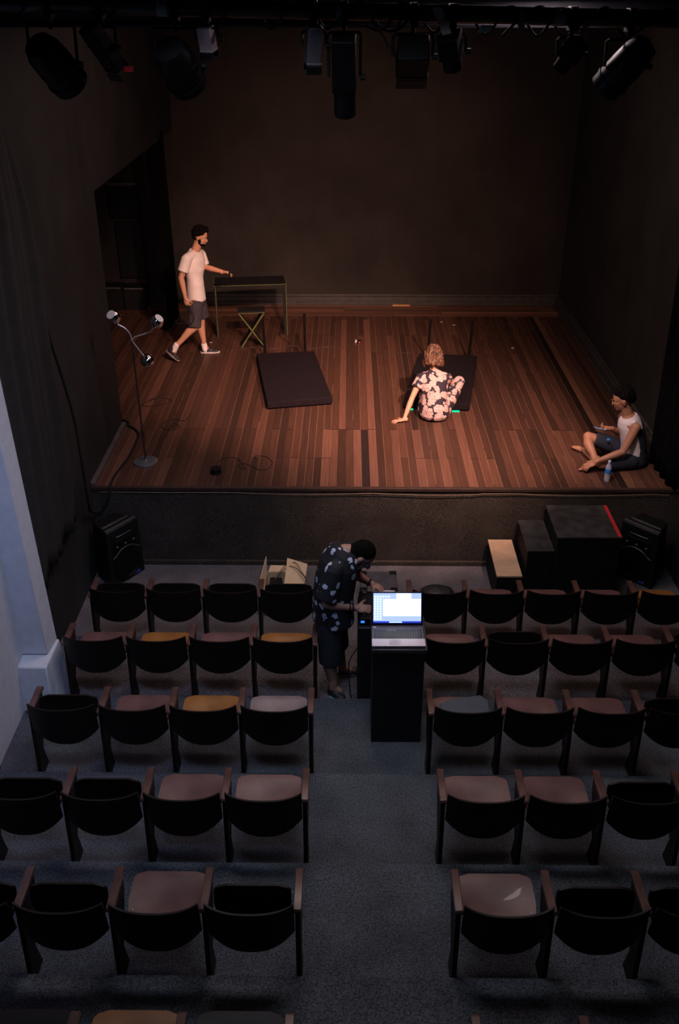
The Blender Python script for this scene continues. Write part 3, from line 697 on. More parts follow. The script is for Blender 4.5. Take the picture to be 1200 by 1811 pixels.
ic.build('icons', emat('icon_cyan', (.65, .92, 1.0), 1.5), lid)

# ---------------------------------------------------------------- lighting rig
pipe = MB().cone((-2.66, -2.4, 5.365), (3.42, -2.4, 5.235), .048, .048, 20).build('lighting_pipe', M_green); tag(pipe, 'long dark green pipe crossing the top of the view with wrapped cables', 'pipe')
bm_ = MB().prism([(-1.60, 5.20), (-1.42, 5.20), (-1.42, 5.215), (-1.50, 5.22), (-1.50, 5.37), (-1.42, 5.38), (-1.42, 5.395), (-1.60, 5.395), (-1.60, 5.38), (-1.55, 5.37), (-1.55, 5.22), (-1.60, 5.215)], 'x', WL, WR).build('ceiling_beam', M_beam, None); tag(bm_, 'grey painted steel beam running behind the lighting pipe', 'beam')
up = MB().box((WL, -2.75, 5.40), (WR, -2.58, 5.50)).build('ceiling_beam', M_beam, None, .004); tag(up, 'grey upper beam above the lighting pipe', 'beam')
random.seed(11)
for k, (x0, x1, n) in enumerate(((-2.3, -.6, 10), (-.9, .4, 12), (.1, 1.3, 12), (.9, 2.1, 10))):
    pts = []
    for i in range(n + 1):
        x = x0 + (x1 - x0) * i / n; zc = 5.365 - .13 * (x + 2.66) / 6.08
        a = i * 2.0 + k; pts.append((x, -2.4 + .062 * math.sin(a) - .01, zc + (.055 * math.cos(a) - (.05 if math.cos(a) < -.3 else 0))))
    cable(pts, .008, ['black cable wound around the left end of the pipe', 'black cable wound around the middle of the pipe', 'black cable looping along the pipe right of the middle', 'black cable wound around the right end of the pipe'][k])
cable([(.12, -2.46, 5.34), (.14, -2.47, 5.25), (.2, -2.47, 5.18), (.235, -2.47, 5.12), (.27, -2.47, 5.2), (.31, -2.46, 5.32)], .006, 'black cable hanging in a V below the pipe')
def ribbon(pts, w_, m, nm='tape'):
    mb = MB(); P_ = [V(p) for p in pts]
    for p in P_: mb.v += [(p.x - w_ / 2, p.y, p.z), (p.x + w_ / 2, p.y, p.z), (p.x + w_ / 2, p.y + .004, p.z), (p.x - w_ / 2, p.y + .004, p.z)]
    for i in range(len(P_) - 1):
        for j in range(4): a = i * 4; mb.f.append((a + j, a + (j + 1) % 4, a + 4 + (j + 1) % 4, a + 4 + j))
    mb.f.append((3, 2, 1, 0)); n = (len(P_) - 1) * 4; mb.f.append((n, n + 1, n + 2, n + 3))
    return mb.build(nm, m)
M_tw = mat('white_gaffer', (.45, .43, .42), .7, var=.2)
into(pipe, ribbon([(.50, -2.455, 5.33), (.53, -2.46, 5.27), (.56, -2.47, 5.21), (.575, -2.47, 5.165)], .055, M_tw),
     ribbon([(1.0, -2.455, 5.31), (.99, -2.46, 5.25), (1.01, -2.465, 5.2)], .04, mat('tan_cloth', (.22, .17, .15), .8)),
     ribbon([(.80, -2.46, 5.24), (.78, -2.465, 5.20)], .07, M_tapew), ribbon([(1.38, -2.46, 5.25), (1.34, -2.465, 5.19)], .035, M_tapew))
for x in (-1.09, -.05, 1.22):
    zc = 5.365 - .13 * (x + 2.66) / 6.08
    into(pipe, MB().cone((x - .03, -2.4, zc), (x + .03, -2.4, zc), .0505, .0505, 20).build('tape_band', M_tapew))

def fixture(x, zc, aim, L, r, label, kind='par', yoke=.16, body=None, drop=.16):
    """hangs from the pipe at x"""
    zp = 5.365 - .13 * (x + 2.66) / 6.08
    e = empty('stage_light', (x, -2.4, zp), label, 'stage light', 'stage lights hanging from the pipe')
    body = body or M_blackm
    c = V((x, -2.42, zc)); d = V(aim).normalized()
    out = [MB().box((x - .022, -2.455, zp - .075), (x + .022, -2.345, zp + .055)).cone((x, -2.40, zp - .07), (x, -2.40, zp - .13), .012, .012).build('clamp', M_black, None, .006)]
    side = V((1, 0, 0)); w_ = r + .025
    top = zp - .12
    out.append(MB().tube([c + side * -w_, V((x - w_, -2.4, top + .0)), V((x - w_ * .9, -2.4, top + .01)), V((x + w_ * .9, -2.4, top + .01)), V((x + w_, -2.4, top)), c + side * w_], .010, 6, False).build('yoke', M_black))
    q = d.to_track_quat('Z', 'Y').to_matrix().to_4x4(); Mx = Matrix.Translation(c) @ q
    if kind == 'par':
        out.append(MB().lathe([(.02, -L * .5), (r * .75, -L * .48), (r * .95, -L * .3), (r, 0), (r, L * .5), (r * .93, L * .5), (r * .9, L * .38), (.001, L * .36)], Mx, 24).lathe([(r, L * .30), (r * 1.07, L * .30), (r * 1.07, L * .34), (r, L * .34)], Mx, 24).build('housing', body))
    elif kind == 'profile':
        out.append(MB().box((-r, -r, -L * .5), (r, r, L * .15), Mx).lathe([(r * .95, L * .14), (r * .95, L * .5), (r * .8, L * .5), (r * .75, L * .45), (.001, L * .44)], Mx, 20).build('housing', body, None, .008))
    else:
        out.append(MB().box((-r, -r * .9, -L * .5), (r, r * .9, L * .5), Mx).box((-r * 1.06, -r * .96, L * .38), (r * 1.06, r * .96, L * .46), Mx).build('housing', body, None, .012))
    out.append(MB().lathe([(r * .74, L * .42), (r * .5, L * .46), (.001, L * .47)], Mx, 20).build('lens', mat('lens_glass', (.25, .27, .32), .1, .3)))
    if kind == 'box':
        for a_, s_ in ((0, 1), (0, -1)):
            out.append(MB().box((-r, s_ * r * .92 - .003, L * .5), (r, s_ * r * .92 + .003, L * .5 + r * .9), Mx).build('barn_door', M_black))
    out.append(MB().cone(c + side * w_, c + side * (w_ + .03), .018, .018, 10).build('tilt_knob', M_black))
    into(e, *out); return e
fixture(-1.76, 5.03, (.35, .75, -.75), .34, .115, 'large black spotlight at far left of the pipe, tilted right', 'par')
fx = fixture(-1.46, 5.12, (.42, .6, -.9), .30, .055, 'slim black rectangular spotlight with red tip left of middle', 'box')
into(fx, MB().box((-1.36, -2.36, 4.985), (-1.31, -2.33, 5.015)).build('red_gel_flap', M_red))
fixture(-1.02, 5.02, (.25, .8, -.75), .32, .115, 'large black spotlight with wide yoke, second big one from left', 'par')
pk = fixture(-.84, 5.165, (.10, .25, -1), .14, .042, 'small pinkish pale box light next to the big black spotlight', 'box', body=mat('pale_pink_metal', (.40, .30, .35), .4))
fixture(-.21, 5.13, (-.08, .3, -1), .22, .045, 'narrow grey and black light left of the long centre profile', 'box', body=mat('grey_purple_metal', (.09, .08, .10), .4))
fixture(-.03, 4.96, (.02, .35, -1), .46, .070, 'long black profile spotlight hanging lowest at pipe centre', 'profile')
fixture(.375, 5.07, (.0, .8, -.6), .20, .092, 'square black box light right of the pipe centre', 'box')
fixture(.60, 5.10, (.2, .5, -.9), .22, .06, 'small black light behind the white torn tape', 'profile')
fixture(1.64, 5.02, (-.55, .5, -.8), .34, .10, 'dark blue-black spotlight at right end of pipe, tilted left', 'par', body=mat('blue_black_metal', (.004, .006, .011), .4, .1, spec=.3))
fixture(1.30, 5.08, (-.4, .5, -.8), .20, .05, 'small dim light left of the right-end spotlight', 'profile')

# ---------------------------------------------------------------- people
def basis(f, up=(0, 0, 1)):
    f = V(f).normalized(); up = V(up); l = up.cross(f).normalized(); u = f.cross(l).normalized()
    return f, l, u            # forward, left, up
def head(mb, H, f, up=(0, 0, 1), k=1.0):
    f, l, u = basis(f, up); Mx = Matrix((f, l, u)).transposed(); H = V(H)
    P_ = lambda a, b, c: H + (f * a + l * b + u * c) * k
    e = lambda a, b, c, r: mb.ell(P_(a, b, c), tuple(x * k for x in r), Mx, 18, 12)
    e(-.008, 0, .028, (.093, .074, .088)); e(.020, 0, -.030, (.070, .060, .080)); e(.052, 0, -.080, (.030, .034, .026))
    e(.062, 0, .022, (.026, .052, .016)); e(.052, .034, -.028, (.026, .022, .026)); e(.052, -.034, -.028, (.026, .022, .026))
    mb.cone(P_(.080, 0, .006), P_(.100, 0, -.026), .008 * k, .011 * k); e(.096, 0, -.030, (.013, .012, .008)); e(.090, .011, -.031, (.008, .006, .005)); e(.090, -.011, -.031, (.008, .006, .005))
    e(.084, 0, -.052, (.011, .021, .0055)); e(.082, 0, -.062, (.011, .018, .006))
    for s_ in (1, -1):
        e(-.008, .076 * s_, -.008, (.020, .010, .032)); e(-.012, .080 * s_, .002, (.016, .010, .020))
    return P_, Mx
def eyes(P_, Mx, parent, k=1.0):
    for s_ in (1, -1):
        into(parent, MB().ell(P_(.073, .031 * s_, .000), .0095 * k, Mx).build('eye', mat('eye_white', (.40, .35, .32), .5, var=0)),
             MB().ell(P_(.0795, .031 * s_, -.001), .0055 * k, Mx).build('iris', mat('iris_dark', (.01, .006, .004), .2, var=0)),
             MB().tube([P_(.083, .045 * s_, .018), P_(.090, .032 * s_, .024), P_(.091, .016 * s_, .019)], .0035 * k, 6).build('eyebrow', M_hair))
def hand(mb, wr, d, n, side, curl=(25, 30, 25), k=1.0, spread=6, thumb=(.7, .6, .25), tcurl=20):
    """d finger direction, n palm-facing normal, side vector towards the thumb"""
    d = V(d).normalized(); n = V(n); n = (n - d * n.dot(d)).normalized(); t = d.cross(n)
    if t.dot(V(side)) < 0: t = -t
    wr = V(wr)
    B = Matrix((t, d, n)).transposed()
    mb.cap(wr - d * .03 * k, wr + d * .01 * k, .026 * k, .025 * k)
    mb.ell(wr + d * .045 * k, (.040 * k, .052 * k, .0155 * k), B)
    mb.ell(wr + d * .03 * k + t * .022 * k + n * .006, (.018 * k, .032 * k, .016 * k), B)
    for i, (o_, ln, r) in enumerate(((.029, .074, .0088), (.0098, .083, .0092), (-.0098, .077, .0088), (-.028, .061, .0078))):
        b = wr + (d * (.083 - abs(o_) * .25) + t * o_) * k; a = R(spread) * (1.5 - i); dd = (d * math.cos(a) + t * math.sin(a)); cur_ = 0
        seg = (ln * .45, ln * .31, ln * .24); p = b; mb.cap(b - dd * .03 * k, b, r * k, r * k, 10)
        for j in range(3):
            cur_ += R(curl[j] + 2 * i); q = p + (dd * math.cos(cur_) + n * math.sin(cur_)) * seg[j] * k
            mb.cap(p, q, r * k * (1 - .08 * j), r * k * (1 - .08 * (j + 1)), 10); p = q
    b = wr + (d * .022 + t * .026) * k; dd = (t * thumb[0] + d * thumb[1] + n * thumb[2]).normalized()
    q = b + dd * .036 * k; mb.cap(b, q, .0125 * k, .0105 * k, 10)
    a = R(tcurl); dd2 = (dd * math.cos(a) + d * math.sin(a)).normalized(); mb.cap(q, q + dd2 * .030 * k, .0105 * k, .0085 * k, 10)
def arm(mb, sh, el, wr, k=1.0):
    sh, el, wr = V(sh), V(el), V(wr)
    mb.ell(sh, .052 * k); m_ = sh.lerp(el, .45); mb.cap(sh, m_, .050 * k, .046 * k); mb.cap(m_, el, .046 * k, .038 * k)
    m_ = el.lerp(wr, .3); mb.cap(el, m_, .038 * k, .040 * k); mb.cap(m_, wr, .040 * k, .026 * k)
def leg_(mb, hip, kn, an, k=1.0, calf=(0, 0, 0)):
    hip, kn, an = V(hip), V(kn), V(an)
    mb.cap(hip, hip.lerp(kn, .5), .088 * k, .074 * k); mb.cap(hip.lerp(kn, .5), kn, .074 * k, .055 * k)
    m_ = kn.lerp(an, .3) + V(calf); mb.cap(kn, m_, .052 * k, .056 * k); mb.cap(m_, kn.lerp(an, .7), .056 * k, .040 * k); mb.cap(kn.lerp(an, .7), an, .040 * k, .036 * k)
def torso(mb, rows, n=22):
    """rows: centre, left vector, up/spine vector, half width, half depth"""
    rr = []
    for c, l, sp, rw, rd in rows:
        l = V(l).normalized(); sp = V(sp).normalized(); fw = l.cross(sp).normalized(); rr.append((c, l, fw, rw, rd))
    return mb.loft(rr, n)
def foot_bare(mb, an, toe, up=(0, 0, 1), k=1.0, side=None):
    an, toe = V(an), V(toe); d = (toe - an).normalized(); u = V(up); l = u.cross(d).normalized(); u = d.cross(l).normalized()
    mb.cap(an - d * .03 * k, an.lerp(toe, .55), .034 * k, .034 * k); B = Matrix((d, l, u)).transposed()
    mb.ell(an.lerp(toe, .6), (.085 * k, .042 * k, .026 * k), B)
    for i, (o_, r, e_) in enumerate(((-.028, .0135, .02), (-.009, .010, .022), (.007, .0095, .016), (.021, .009, .009), (.033, .0085, .0))):
        a = toe + l * o_ * k * (side or 1); mb.cap(a - d * .03 * k, a + d * e_ * k, r * k, r * k * .92, 10)
def shoe(parent, heel, toe, up, m, ms, k=1.0, name='shoe'):
    """heel and toe lie on the sole plane"""
    heel, toe = V(heel), V(toe); d = (toe - heel).normalized(); u = V(up); l = u.cross(d).normalized(); u = d.cross(l).normalized(); L = (toe - heel).length
    P_ = lambda a, b, c: heel + d * a * L + l * b + u * c
    mb = MB(); B = Matrix((d, l, u)).transposed()
    mb.ell(P_(.18, 0, .040), (L * .17, .036, .040), B); mb.ell(P_(.45, 0, .040), (L * .25, .038, .036), B); mb.ell(P_(.76, 0, .030), (L * .24, .043, .028), B); mb.cap(P_(.24, 0, .05), P_(.22, 0, .085), .038, .036)
    o = mb.blob(name, m, None, .006, 3)
    so = MB(); pts = []
    for i in range(20):
        a = 2 * math.pi * i / 20; x = .5 + .52 * math.cos(a); y = (.040 + .006 * math.cos(a)) * math.sin(a); pts.append((x, y))
    n = 20
    so.add([tuple(P_(x, y, 0)) for x, y in pts] + [tuple(P_(x, y * 1.03, .022)) for x, y in pts], [tuple(range(n))[::-1], tuple(range(n, 2 * n))] + [(i, (i + 1) % n, n + (i + 1) % n, n + i) for i in range(n)])
    s2 = so.build('sole', ms); into(parent, o); into(o, s2); return o

# --- man walking with white T-shirt
p = empty('person', (-2.05, 3.95, S), 'person in white T-shirt and dark shorts walking right, holding cables and a small object', 'person')
B_ = MB(); Lsh = V((.16, .31, 0)); Lp = V((-.17, .98, 0))
torso(B_, [((-2.065, 3.95, 1.77), Lp, (0, 0, 1), .15, .10), ((-2.07, 3.95, 1.93), Lp, (0, 0, 1), .135, .095), ((-2.065, 3.95, 2.14), Lsh, (.05, 0, 1), .155, .11), ((-2.05, 3.95, 2.31), Lsh, (.1, 0, 1), .15, .09), ((-2.04, 3.95, 2.39), Lsh, (.3, 0, 1), .09, .07)])
B_.cap((-2.04, 3.95, 2.37), (-1.985, 3.95, 2.50), .060, .056)
P1, Mx1 = head(B_, (-1.955, 3.95, 2.575), (.93, -.12, -.30), (.25, 0, 1), 1.03)
arm(B_, (-2.12, 3.80, 2.33), (-2.215, 3.745, 2.085), (-2.175, 3.72, 1.84)); hand(B_, (-2.172, 3.72, 1.815), (.16, 0, -1), (.3, 1, 0), (.9, -.2, 0), (45, 60, 35), 1.05)
arm(B_, (-1.985, 4.09, 2.31), (-1.93, 4.07, 2.145), (-1.70, 3.99, 2.105), .98); hand(B_, (-1.68, 3.985, 2.10), (1, -.1, -.05), (.1, -.5, -.8), (0, -1, .3), (25, 45, 35), 1.0, thumb=(.4, .9, .5))
leg_(B_, (-2.06, 3.87, 1.77), (-2.08, 3.81, 1.40), (-2.375, 3.755, 1.135), .95, (-.012, 0, .01)); leg_(B_, (-2.05, 4.03, 1.77), (-2.045, 4.08, 1.36), (-2.03, 4.10, 1.02), .95, (-.012, 0, 0))
B_.cap((-2.385, 3.755, 1.12), (-2.40, 3.74, 1.02), .035, .035).cap((-2.02, 4.10, 1.02), (-1.985, 4.10, .975), .034, .028)
into(p, B_.blob('body', M_skin, None, .0065, 4)); eyes(P1, Mx1, p)
s_ = MB()
torso(s_, [((-2.065, 3.95, 1.735), Lp, (0, 0, 1), .165, .13), ((-2.068, 3.95, 1.85), Lp, (0, 0, 1), .162, .125), ((-2.068, 3.95, 1.98), Lp, (0, 0, 1), .158, .118), ((-2.065, 3.95, 2.15), Lsh, (.05, 0, 1), .170, .128), ((-2.055, 3.95, 2.28), Lsh, (.1, 0, 1), .178, .115), ((-2.045, 3.95, 2.36), Lsh, (.2, 0, 1), .145, .085), ((-2.035, 3.95, 2.405), Lsh, (.4, 0, 1), .078, .066)])
s_.cap((-2.06, 3.90, 2.355), (-2.125, 3.79, 2.33), .060, .064); s_.cone((-2.125, 3.79, 2.335), (-2.185, 3.755, 2.165), .070, .074)
s_.cap((-2.02, 4.0, 2.34), (-1.985, 4.10, 2.315), .060, .062); s_.cone((-1.985, 4.10, 2.32), (-1.945, 4.08, 2.17), .066, .070)
o = s_.blob('t_shirt', M_tee, None, .0075, 6); into(p, o)
s_ = MB(); torso(s_, [((-2.065, 3.95, 1.84), Lp, (0, 0, 1), .155, .115), ((-2.065, 3.95, 1.72), Lp, (0, 0, 1), .165, .125), ((-2.065, 3.94, 1.66), Lp, (0, 0, 1), .15, .11)])
s_.cone((-2.06, 3.875, 1.74), (-2.10, 3.80, 1.395), .098, .092, 18).cone((-2.05, 4.03, 1.74), (-2.015, 4.085, 1.45), .098, .088, 18)
into(p, s_.blob('shorts', M_shorts, None, .0075, 4))
hb = MB(); random.seed(3)
for i in range(130):
    a = random.uniform(0, 2 * math.pi); b = random.uniform(-.25, 1); q = V((math.cos(a) * math.sqrt(max(0, 1 - b * b)), math.sin(a) * math.sqrt(max(0, 1 - b * b)), b))
    if q.x > .55 and q.z < .55: continue
    if q.z < .1 and q.x > .1: continue
    hb.ell(P1(-.012 + q.x * .094, q.y * .076, .038 + q.z * .092), random.uniform(.014, .026))
hb.ell(P1(-.018, 0, .045), (.096, .080, .086), Mx1).ell(P1(-.058, 0, -.012), (.052, .066, .052), Mx1)
for i in range(22): hb.ell(P1(.035 + random.uniform(0, .04), random.uniform(-.05, .05), .115 + random.uniform(-.02, .022)), random.uniform(.012, .02))
into(p, hb.blob('hair', M_hair, None, .006, 3))
bd = MB(); bd.ell(P1(.040, 0, -.078), (.050, .050, .036), Mx1); bd.ell(P1(.018, .052, -.045), (.022, .014, .042), Mx1).ell(P1(.018, -.052, -.045), (.022, .014, .042), Mx1); bd.ell(P1(.090, 0, -.044), (.008, .022, .005), Mx1); bd.ell(P1(.066, 0, -.085), (.026, .028, .026), Mx1)
into(p, bd.blob('beard', M_hair, None, .006, 2))
shoe(p, (-2.505, 3.76, 1.070), (-2.335, 3.715, .935), (.85, -.1, 1.1), M_shoe, mat('mauve_sole', (.36, .27, .30), .6)); shoe(p, (-2.085, 4.095, .922), (-1.82, 4.115, .924), (0, 0, 1), M_shoe, M_sole)
for a, b in (((-2.355, 3.757, 1.155), (-2.40, 3.752, 1.08)), ((-2.032, 4.10, 1.05), (-2.02, 4.10, .975))): into(p, MB().cap(a, b, .042, .044).blob('sock', M_tee, None, .006, 2))
o = MB().box((-1.605, 3.93, 2.055), (-1.565, 3.955, 2.11)).ell((-1.585, 3.94, 2.11), .018).build('camera_clip', M_black, None, .006); tag(o, 'tiny black object held in the outstretched hand of walking man', 'gadget')
cable([(-2.15, 3.70, 1.72), (-2.22, 3.69, 1.60), (-2.33, 3.68, 1.50), (-2.22, 3.68, 1.49), (-2.17, 3.68, 1.58), (-2.14, 3.70, 1.72), (-2.20, 3.69, 1.55), (-2.12, 3.68, 1.48), (-2.07, 3.68, 1.58), (-2.13, 3.70, 1.71)], .005, 'loop of thin dark wires dangling from hand of walking man')

# --- woman sitting, back to camera
p = empty('person', (1.04, 1.80, S), 'person in floral jumpsuit sitting on stage floor with back turned, leaning on one hand', 'person')
B_ = MB(); X = V((-1, 0.02, 0))
torso(B_, [((1.03, 1.80, .98), X, (0, 0, 1), .15, .11), ((1.03, 1.83, 1.15), X, (0, .2, 1), .125, .09), ((1.03, 1.92, 1.30), X, (0, .4, 1), .15, .095), ((1.03, 2.0, 1.40), X, (0, .6, 1), .14, .075), ((1.025, 2.04, 1.44), X, (0, .8, 1), .07, .055)])
B_.cap((1.025, 2.03, 1.43), (1.02, 2.08, 1.51), .050, .048)
P2, Mx2 = head(B_, (1.02, 2.115, 1.585), (.05, .85, -.5), (0, .4, 1), .96)
arm(B_, (.875, 1.985, 1.375), (.765, 1.86, 1.16), (.672, 1.70, .965), .86); hand(B_, (.665, 1.69, .953), (-1, -.12, -.12), (0, 0, -1), (0, 1, 0), (6, 8, 8), .95, 9, thumb=(.9, .5, 0))
arm(B_, (1.185, 2.0, 1.375), (1.275, 2.14, 1.22), (1.12, 2.30, 1.16), .86); hand(B_, (1.11, 2.31, 1.155), (-.8, .5, -.1), (0, 0, -1), (0, 1, 0), (20, 25, 20), .92)
leg_(B_, (1.13, 1.84, 1.01), (1.335, 2.13, 1.26), (1.29, 2.34, 1.06), .9); leg_(B_, (.93, 1.86, 1.01), (.95, 2.22, 1.16), (1.02, 2.38, 1.06), .9)
foot_bare(B_, (1.29, 2.37, 1.055), (1.28, 2.53, 1.045), k=.9); foot_bare(B_, (1.02, 2.41, 1.055), (1.05, 2.56, 1.045), k=.9)
into(p, B_.blob('body', M_skin, None, .0065, 4))
s_ = MB()
torso(s_, [((1.035, 1.785, .945), X, (0, 0, 1), .150, .125), ((1.035, 1.785, .99), X, (0, 0, 1), .178, .150), ((1.035, 1.79, 1.07), X, (0, .05, 1), .172, .140), ((1.03, 1.83, 1.17), X, (0, .25, 1), .150, .115), ((1.03, 1.90, 1.28), X, (0, .4, 1), .162, .112), ((1.03, 1.965, 1.365), X, (0, .5, 1), .170, .095), ((1.03, 2.01, 1.42), X, (0, .7, 1), .12, .07), ((1.027, 2.035, 1.445), X, (0, .8, 1), .065, .055)], 26)
s_.cap((.92, 1.985, 1.385), (.875, 1.98, 1.37), .058, .062); s_.cone((.88, 1.985, 1.38), (.822, 1.925, 1.265), .062, .072, 16)
s_.cap((1.13, 1.985, 1.385), (1.175, 1.98, 1.375), .058, .056); s_.cone((1.175, 1.985, 1.38), (1.205, 2.02, 1.33), .056, .058, 16)
s_.cap((1.13, 1.82, 1.01), (1.24, 1.97, 1.13), .100, .088).cap((1.24, 1.97, 1.13), (1.345, 2.13, 1.265), .088, .070).cap((1.345, 2.13, 1.265), (1.30, 2.30, 1.12), .070, .066)
s_.cap((.93, 1.86, 1.01), (.95, 2.20, 1.14), .095, .075).cap((.95, 2.20, 1.14), (1.01, 2.34, 1.08), .072, .060)
into(p, s_.blob('jumpsuit', M_floral, None, .0075, 6))
hb = MB(); random.seed(5)
hb.ell(P2(-.018, 0, .035), (.100, .094, .092), Mx2).ell(P2(-.03, 0, -.06), (.085, .088, .06), Mx2)
for i in range(46):
    a = math.pi + random.uniform(-1.75, 1.75); x = math.cos(a); y = math.sin(a); pts = []
    for j in range(7):
        t_ = j / 6; zz = .11 - .255 * t_ + random.uniform(-.008, .008); rr = .35 + .65 * min(1, t_ * 2.2); wv = .016 * math.sin(t_ * 13 + i * 1.7) + .02 * max(0, t_ - .75)
        pts.append(P2(-.02 + x * .100 * rr + wv * x * 1.3, y * (.100 * rr + wv * 1.3), zz + .03))
    hb.tube(pts, lambda t: .013 + .004 * math.sin(t * 9), 6)
for i in range(34):
    a = math.pi + random.uniform(-1.7, 1.7); hb.ell(P2(-.02 + math.cos(a) * .108, math.sin(a) * .110, -.085 + random.uniform(-.04, .035)), random.uniform(.014, .024))
into(p, hb.blob('wavy_hair', M_hairb, None, .0055, 0))

# --- man sitting cross-legged at stage right
p = empty('person', (3.0, .58, S), 'person in white-and-navy tank top sitting cross-legged at the stage edge holding a phone', 'person')
B_ = MB(); Y_ = V((-.22, -.97, 0))
torso(B_, [((3.08, .60, 1.0), Y_, (-.05, 0, 1), .155, .12), ((3.07, .60, 1.15), Y_, (-.12, 0, 1), .135, .105), ((3.03, .60, 1.30), Y_, (-.2, 0, 1), .155, .115), ((2.99, .60, 1.42), Y_, (-.25, 0, 1), .15, .095), ((2.965, .60, 1.495), Y_, (-.4, 0, 1), .08, .065)])
B_.cap((2.965, .60, 1.48), (2.91, .60, 1.60), .058, .055)
P3, Mx3 = head(B_, (2.875, .60, 1.665), (-.95, .12, -.28), (-.2, 0, 1), 1.05)
arm(B_, (3.01, .435, 1.42), (2.90, .37, 1.17), (2.645, .355, 1.07), 1.0); hand(B_, (2.62, .35, 1.06), (-.9, .0, -.5), (-.35, .3, -.9), (0, 1, .1), (14, 18, 15), 1.08, 7, thumb=(.6, .8, .4))
arm(B_, (2.955, .76, 1.40), (3.0, .85, 1.17), (2.86, .76, 1.255), .95); hand(B_, (2.84, .755, 1.265), (-.95, -.12, .10), (-.1, -.35, .95), (0, -1, .2), (35, 40, 30), 1.0, thumb=(.5, .7, .6))
leg_(B_, (3.0, .72, 1.02), (2.615, .76, 1.165), (2.66, .50, .985), .98, (-.02, 0, .0)); leg_(B_, (3.03, .48, 1.01), (2.70, .42, 1.0), (2.62, .80, .965), .95)
foot_bare(B_, (2.62, .47, .965), (2.50, .40, .948), (0, .5, 1), 1.0, side=1); foot_bare(B_, (2.60, .86, .96), (2.53, .93, .955), (0, .3, 1), .95)
into(p, B_.blob('body', M_skin2, None, .0065, 4)); eyes(P3, Mx3, p, 1.03)
s_ = MB()
torso(s_, [((3.085, .60, 1.02), Y_, (-.05, 0, 1), .175, .14), ((3.075, .60, 1.15), Y_, (-.12, 0, 1), .162, .135), ((3.035, .60, 1.30), Y_, (-.2, 0, 1), .168, .132), ((2.995, .60, 1.39), Y_, (-.25, 0, 1), .150, .130), ((2.975, .60, 1.45), Y_, (-.3, 0, 1), .132, .110), ((2.965, .60, 1.485), Y_, (-.4, 0, 1), .098, .088)], 24)
s_.cap((2.99, .53, 1.44), (3.00, .485, 1.45), .040, .030).cap((2.96, .68, 1.44), (2.95, .72, 1.45), .040, .030)
o = s_.blob('tank_top', M_tee, None, .0075, 5); o.data.materials.append(M_navy)
for f in o.data.polygons:
    c = f.center; ax = 3.08 - .30 * max(0, c.z - 1.15)
    if c.x > ax + .02 + (0 if c.z < 1.38 else .08): f.material_index = 1
into(p, o)
s_ = MB(); torso(s_, [((3.085, .60, .935), Y_, (0, 0, 1), .16, .13), ((3.085, .60, .98), Y_, (0, 0, 1), .185, .155), ((3.08, .60, 1.08), Y_, (-.05, 0, 1), .172, .14)])
s_.cap((3.0, .72, 1.03), (2.86, .735, 1.085), .100, .090).cone((2.86, .735, 1.085), (2.685, .752, 1.145), .094, .084, 18)
s_.cap((3.03, .48, 1.015), (2.92, .455, 1.01), .092, .085).cone((2.93, .457, 1.01), (2.765, .43, 1.005), .086, .080, 18)
into(p, s_.blob('shorts', M_navy, None, .0075, 4))
hb = MB(); random.seed(8)
hb.ell(P3(-.022, 0, .042), (.096, .084, .090), Mx3); hb.ell(P3(-.088, 0, -.005), (.052, .058, .058), Mx3); hb.ell(P3(-.02, .0, .06), (.10, .078, .078), Mx3)
for i in range(120):
    a = random.uniform(0, 2 * math.pi); b = random.uniform(-.5, 1); q = V((math.cos(a) * math.sqrt(1 - b * b), math.sin(a) * math.sqrt(1 - b * b), b))
    if q.x > .45 and q.z < .5: continue
    if q.z < .05 and q.x > -.05: continue
    hb.ell(P3(-.025 + q.x * .096, q.y * .082, .04 + q.z * .094), random.uniform(.012, .022))
into(p, hb.blob('hair', M_hair, None, .007, 6))
gl = MB()
for s2 in (1, -1):
    gl.tube([P3(.096, s2 * .031 + .024 * math.cos(a), .0 + .019 * math.sin(a)) for a in [i * math.pi / 6 for i in range(13)]], .0022, 6); gl.tube([P3(.094, s2 * .055, .004), P3(.04, s2 * .080, .006), P3(-.01, s2 * .083, .008)], .002, 6)
gl.tube([P3(.097, .008, .004), P3(.099, 0, .008), P3(.097, -.008, .004)], .002, 6)
into(p, gl.build('glasses', mat('gold_rim', (.5, .30, .10), .3, .8)))
ph = empty('phone', (2.725, .745, 1.265), 'phone with glowing pale blue screen held by the cross-legged man', 'phone')
Mp = T((2.725, .735, 1.27), R(-20), R(13), 0)
into(ph, MB().box((-.072, -.035, -.004), (.072, .035, .004), Mp).build('phone_body', M_black, None, .003), MB().box((-.064, -.031, .0041), (.064, .031, .005), Mp).build('screen', mat('phone_screen', (.5, .6, .8), .3, emis=(.45, .68, 1.0), estr=.9, var=0)), MB().box((-.070, -.0362, -.003), (.066, -.0352, .003), Mp).build('lit_edge', mat('phone_edge', (.25, .45, .8), .3, .2)))
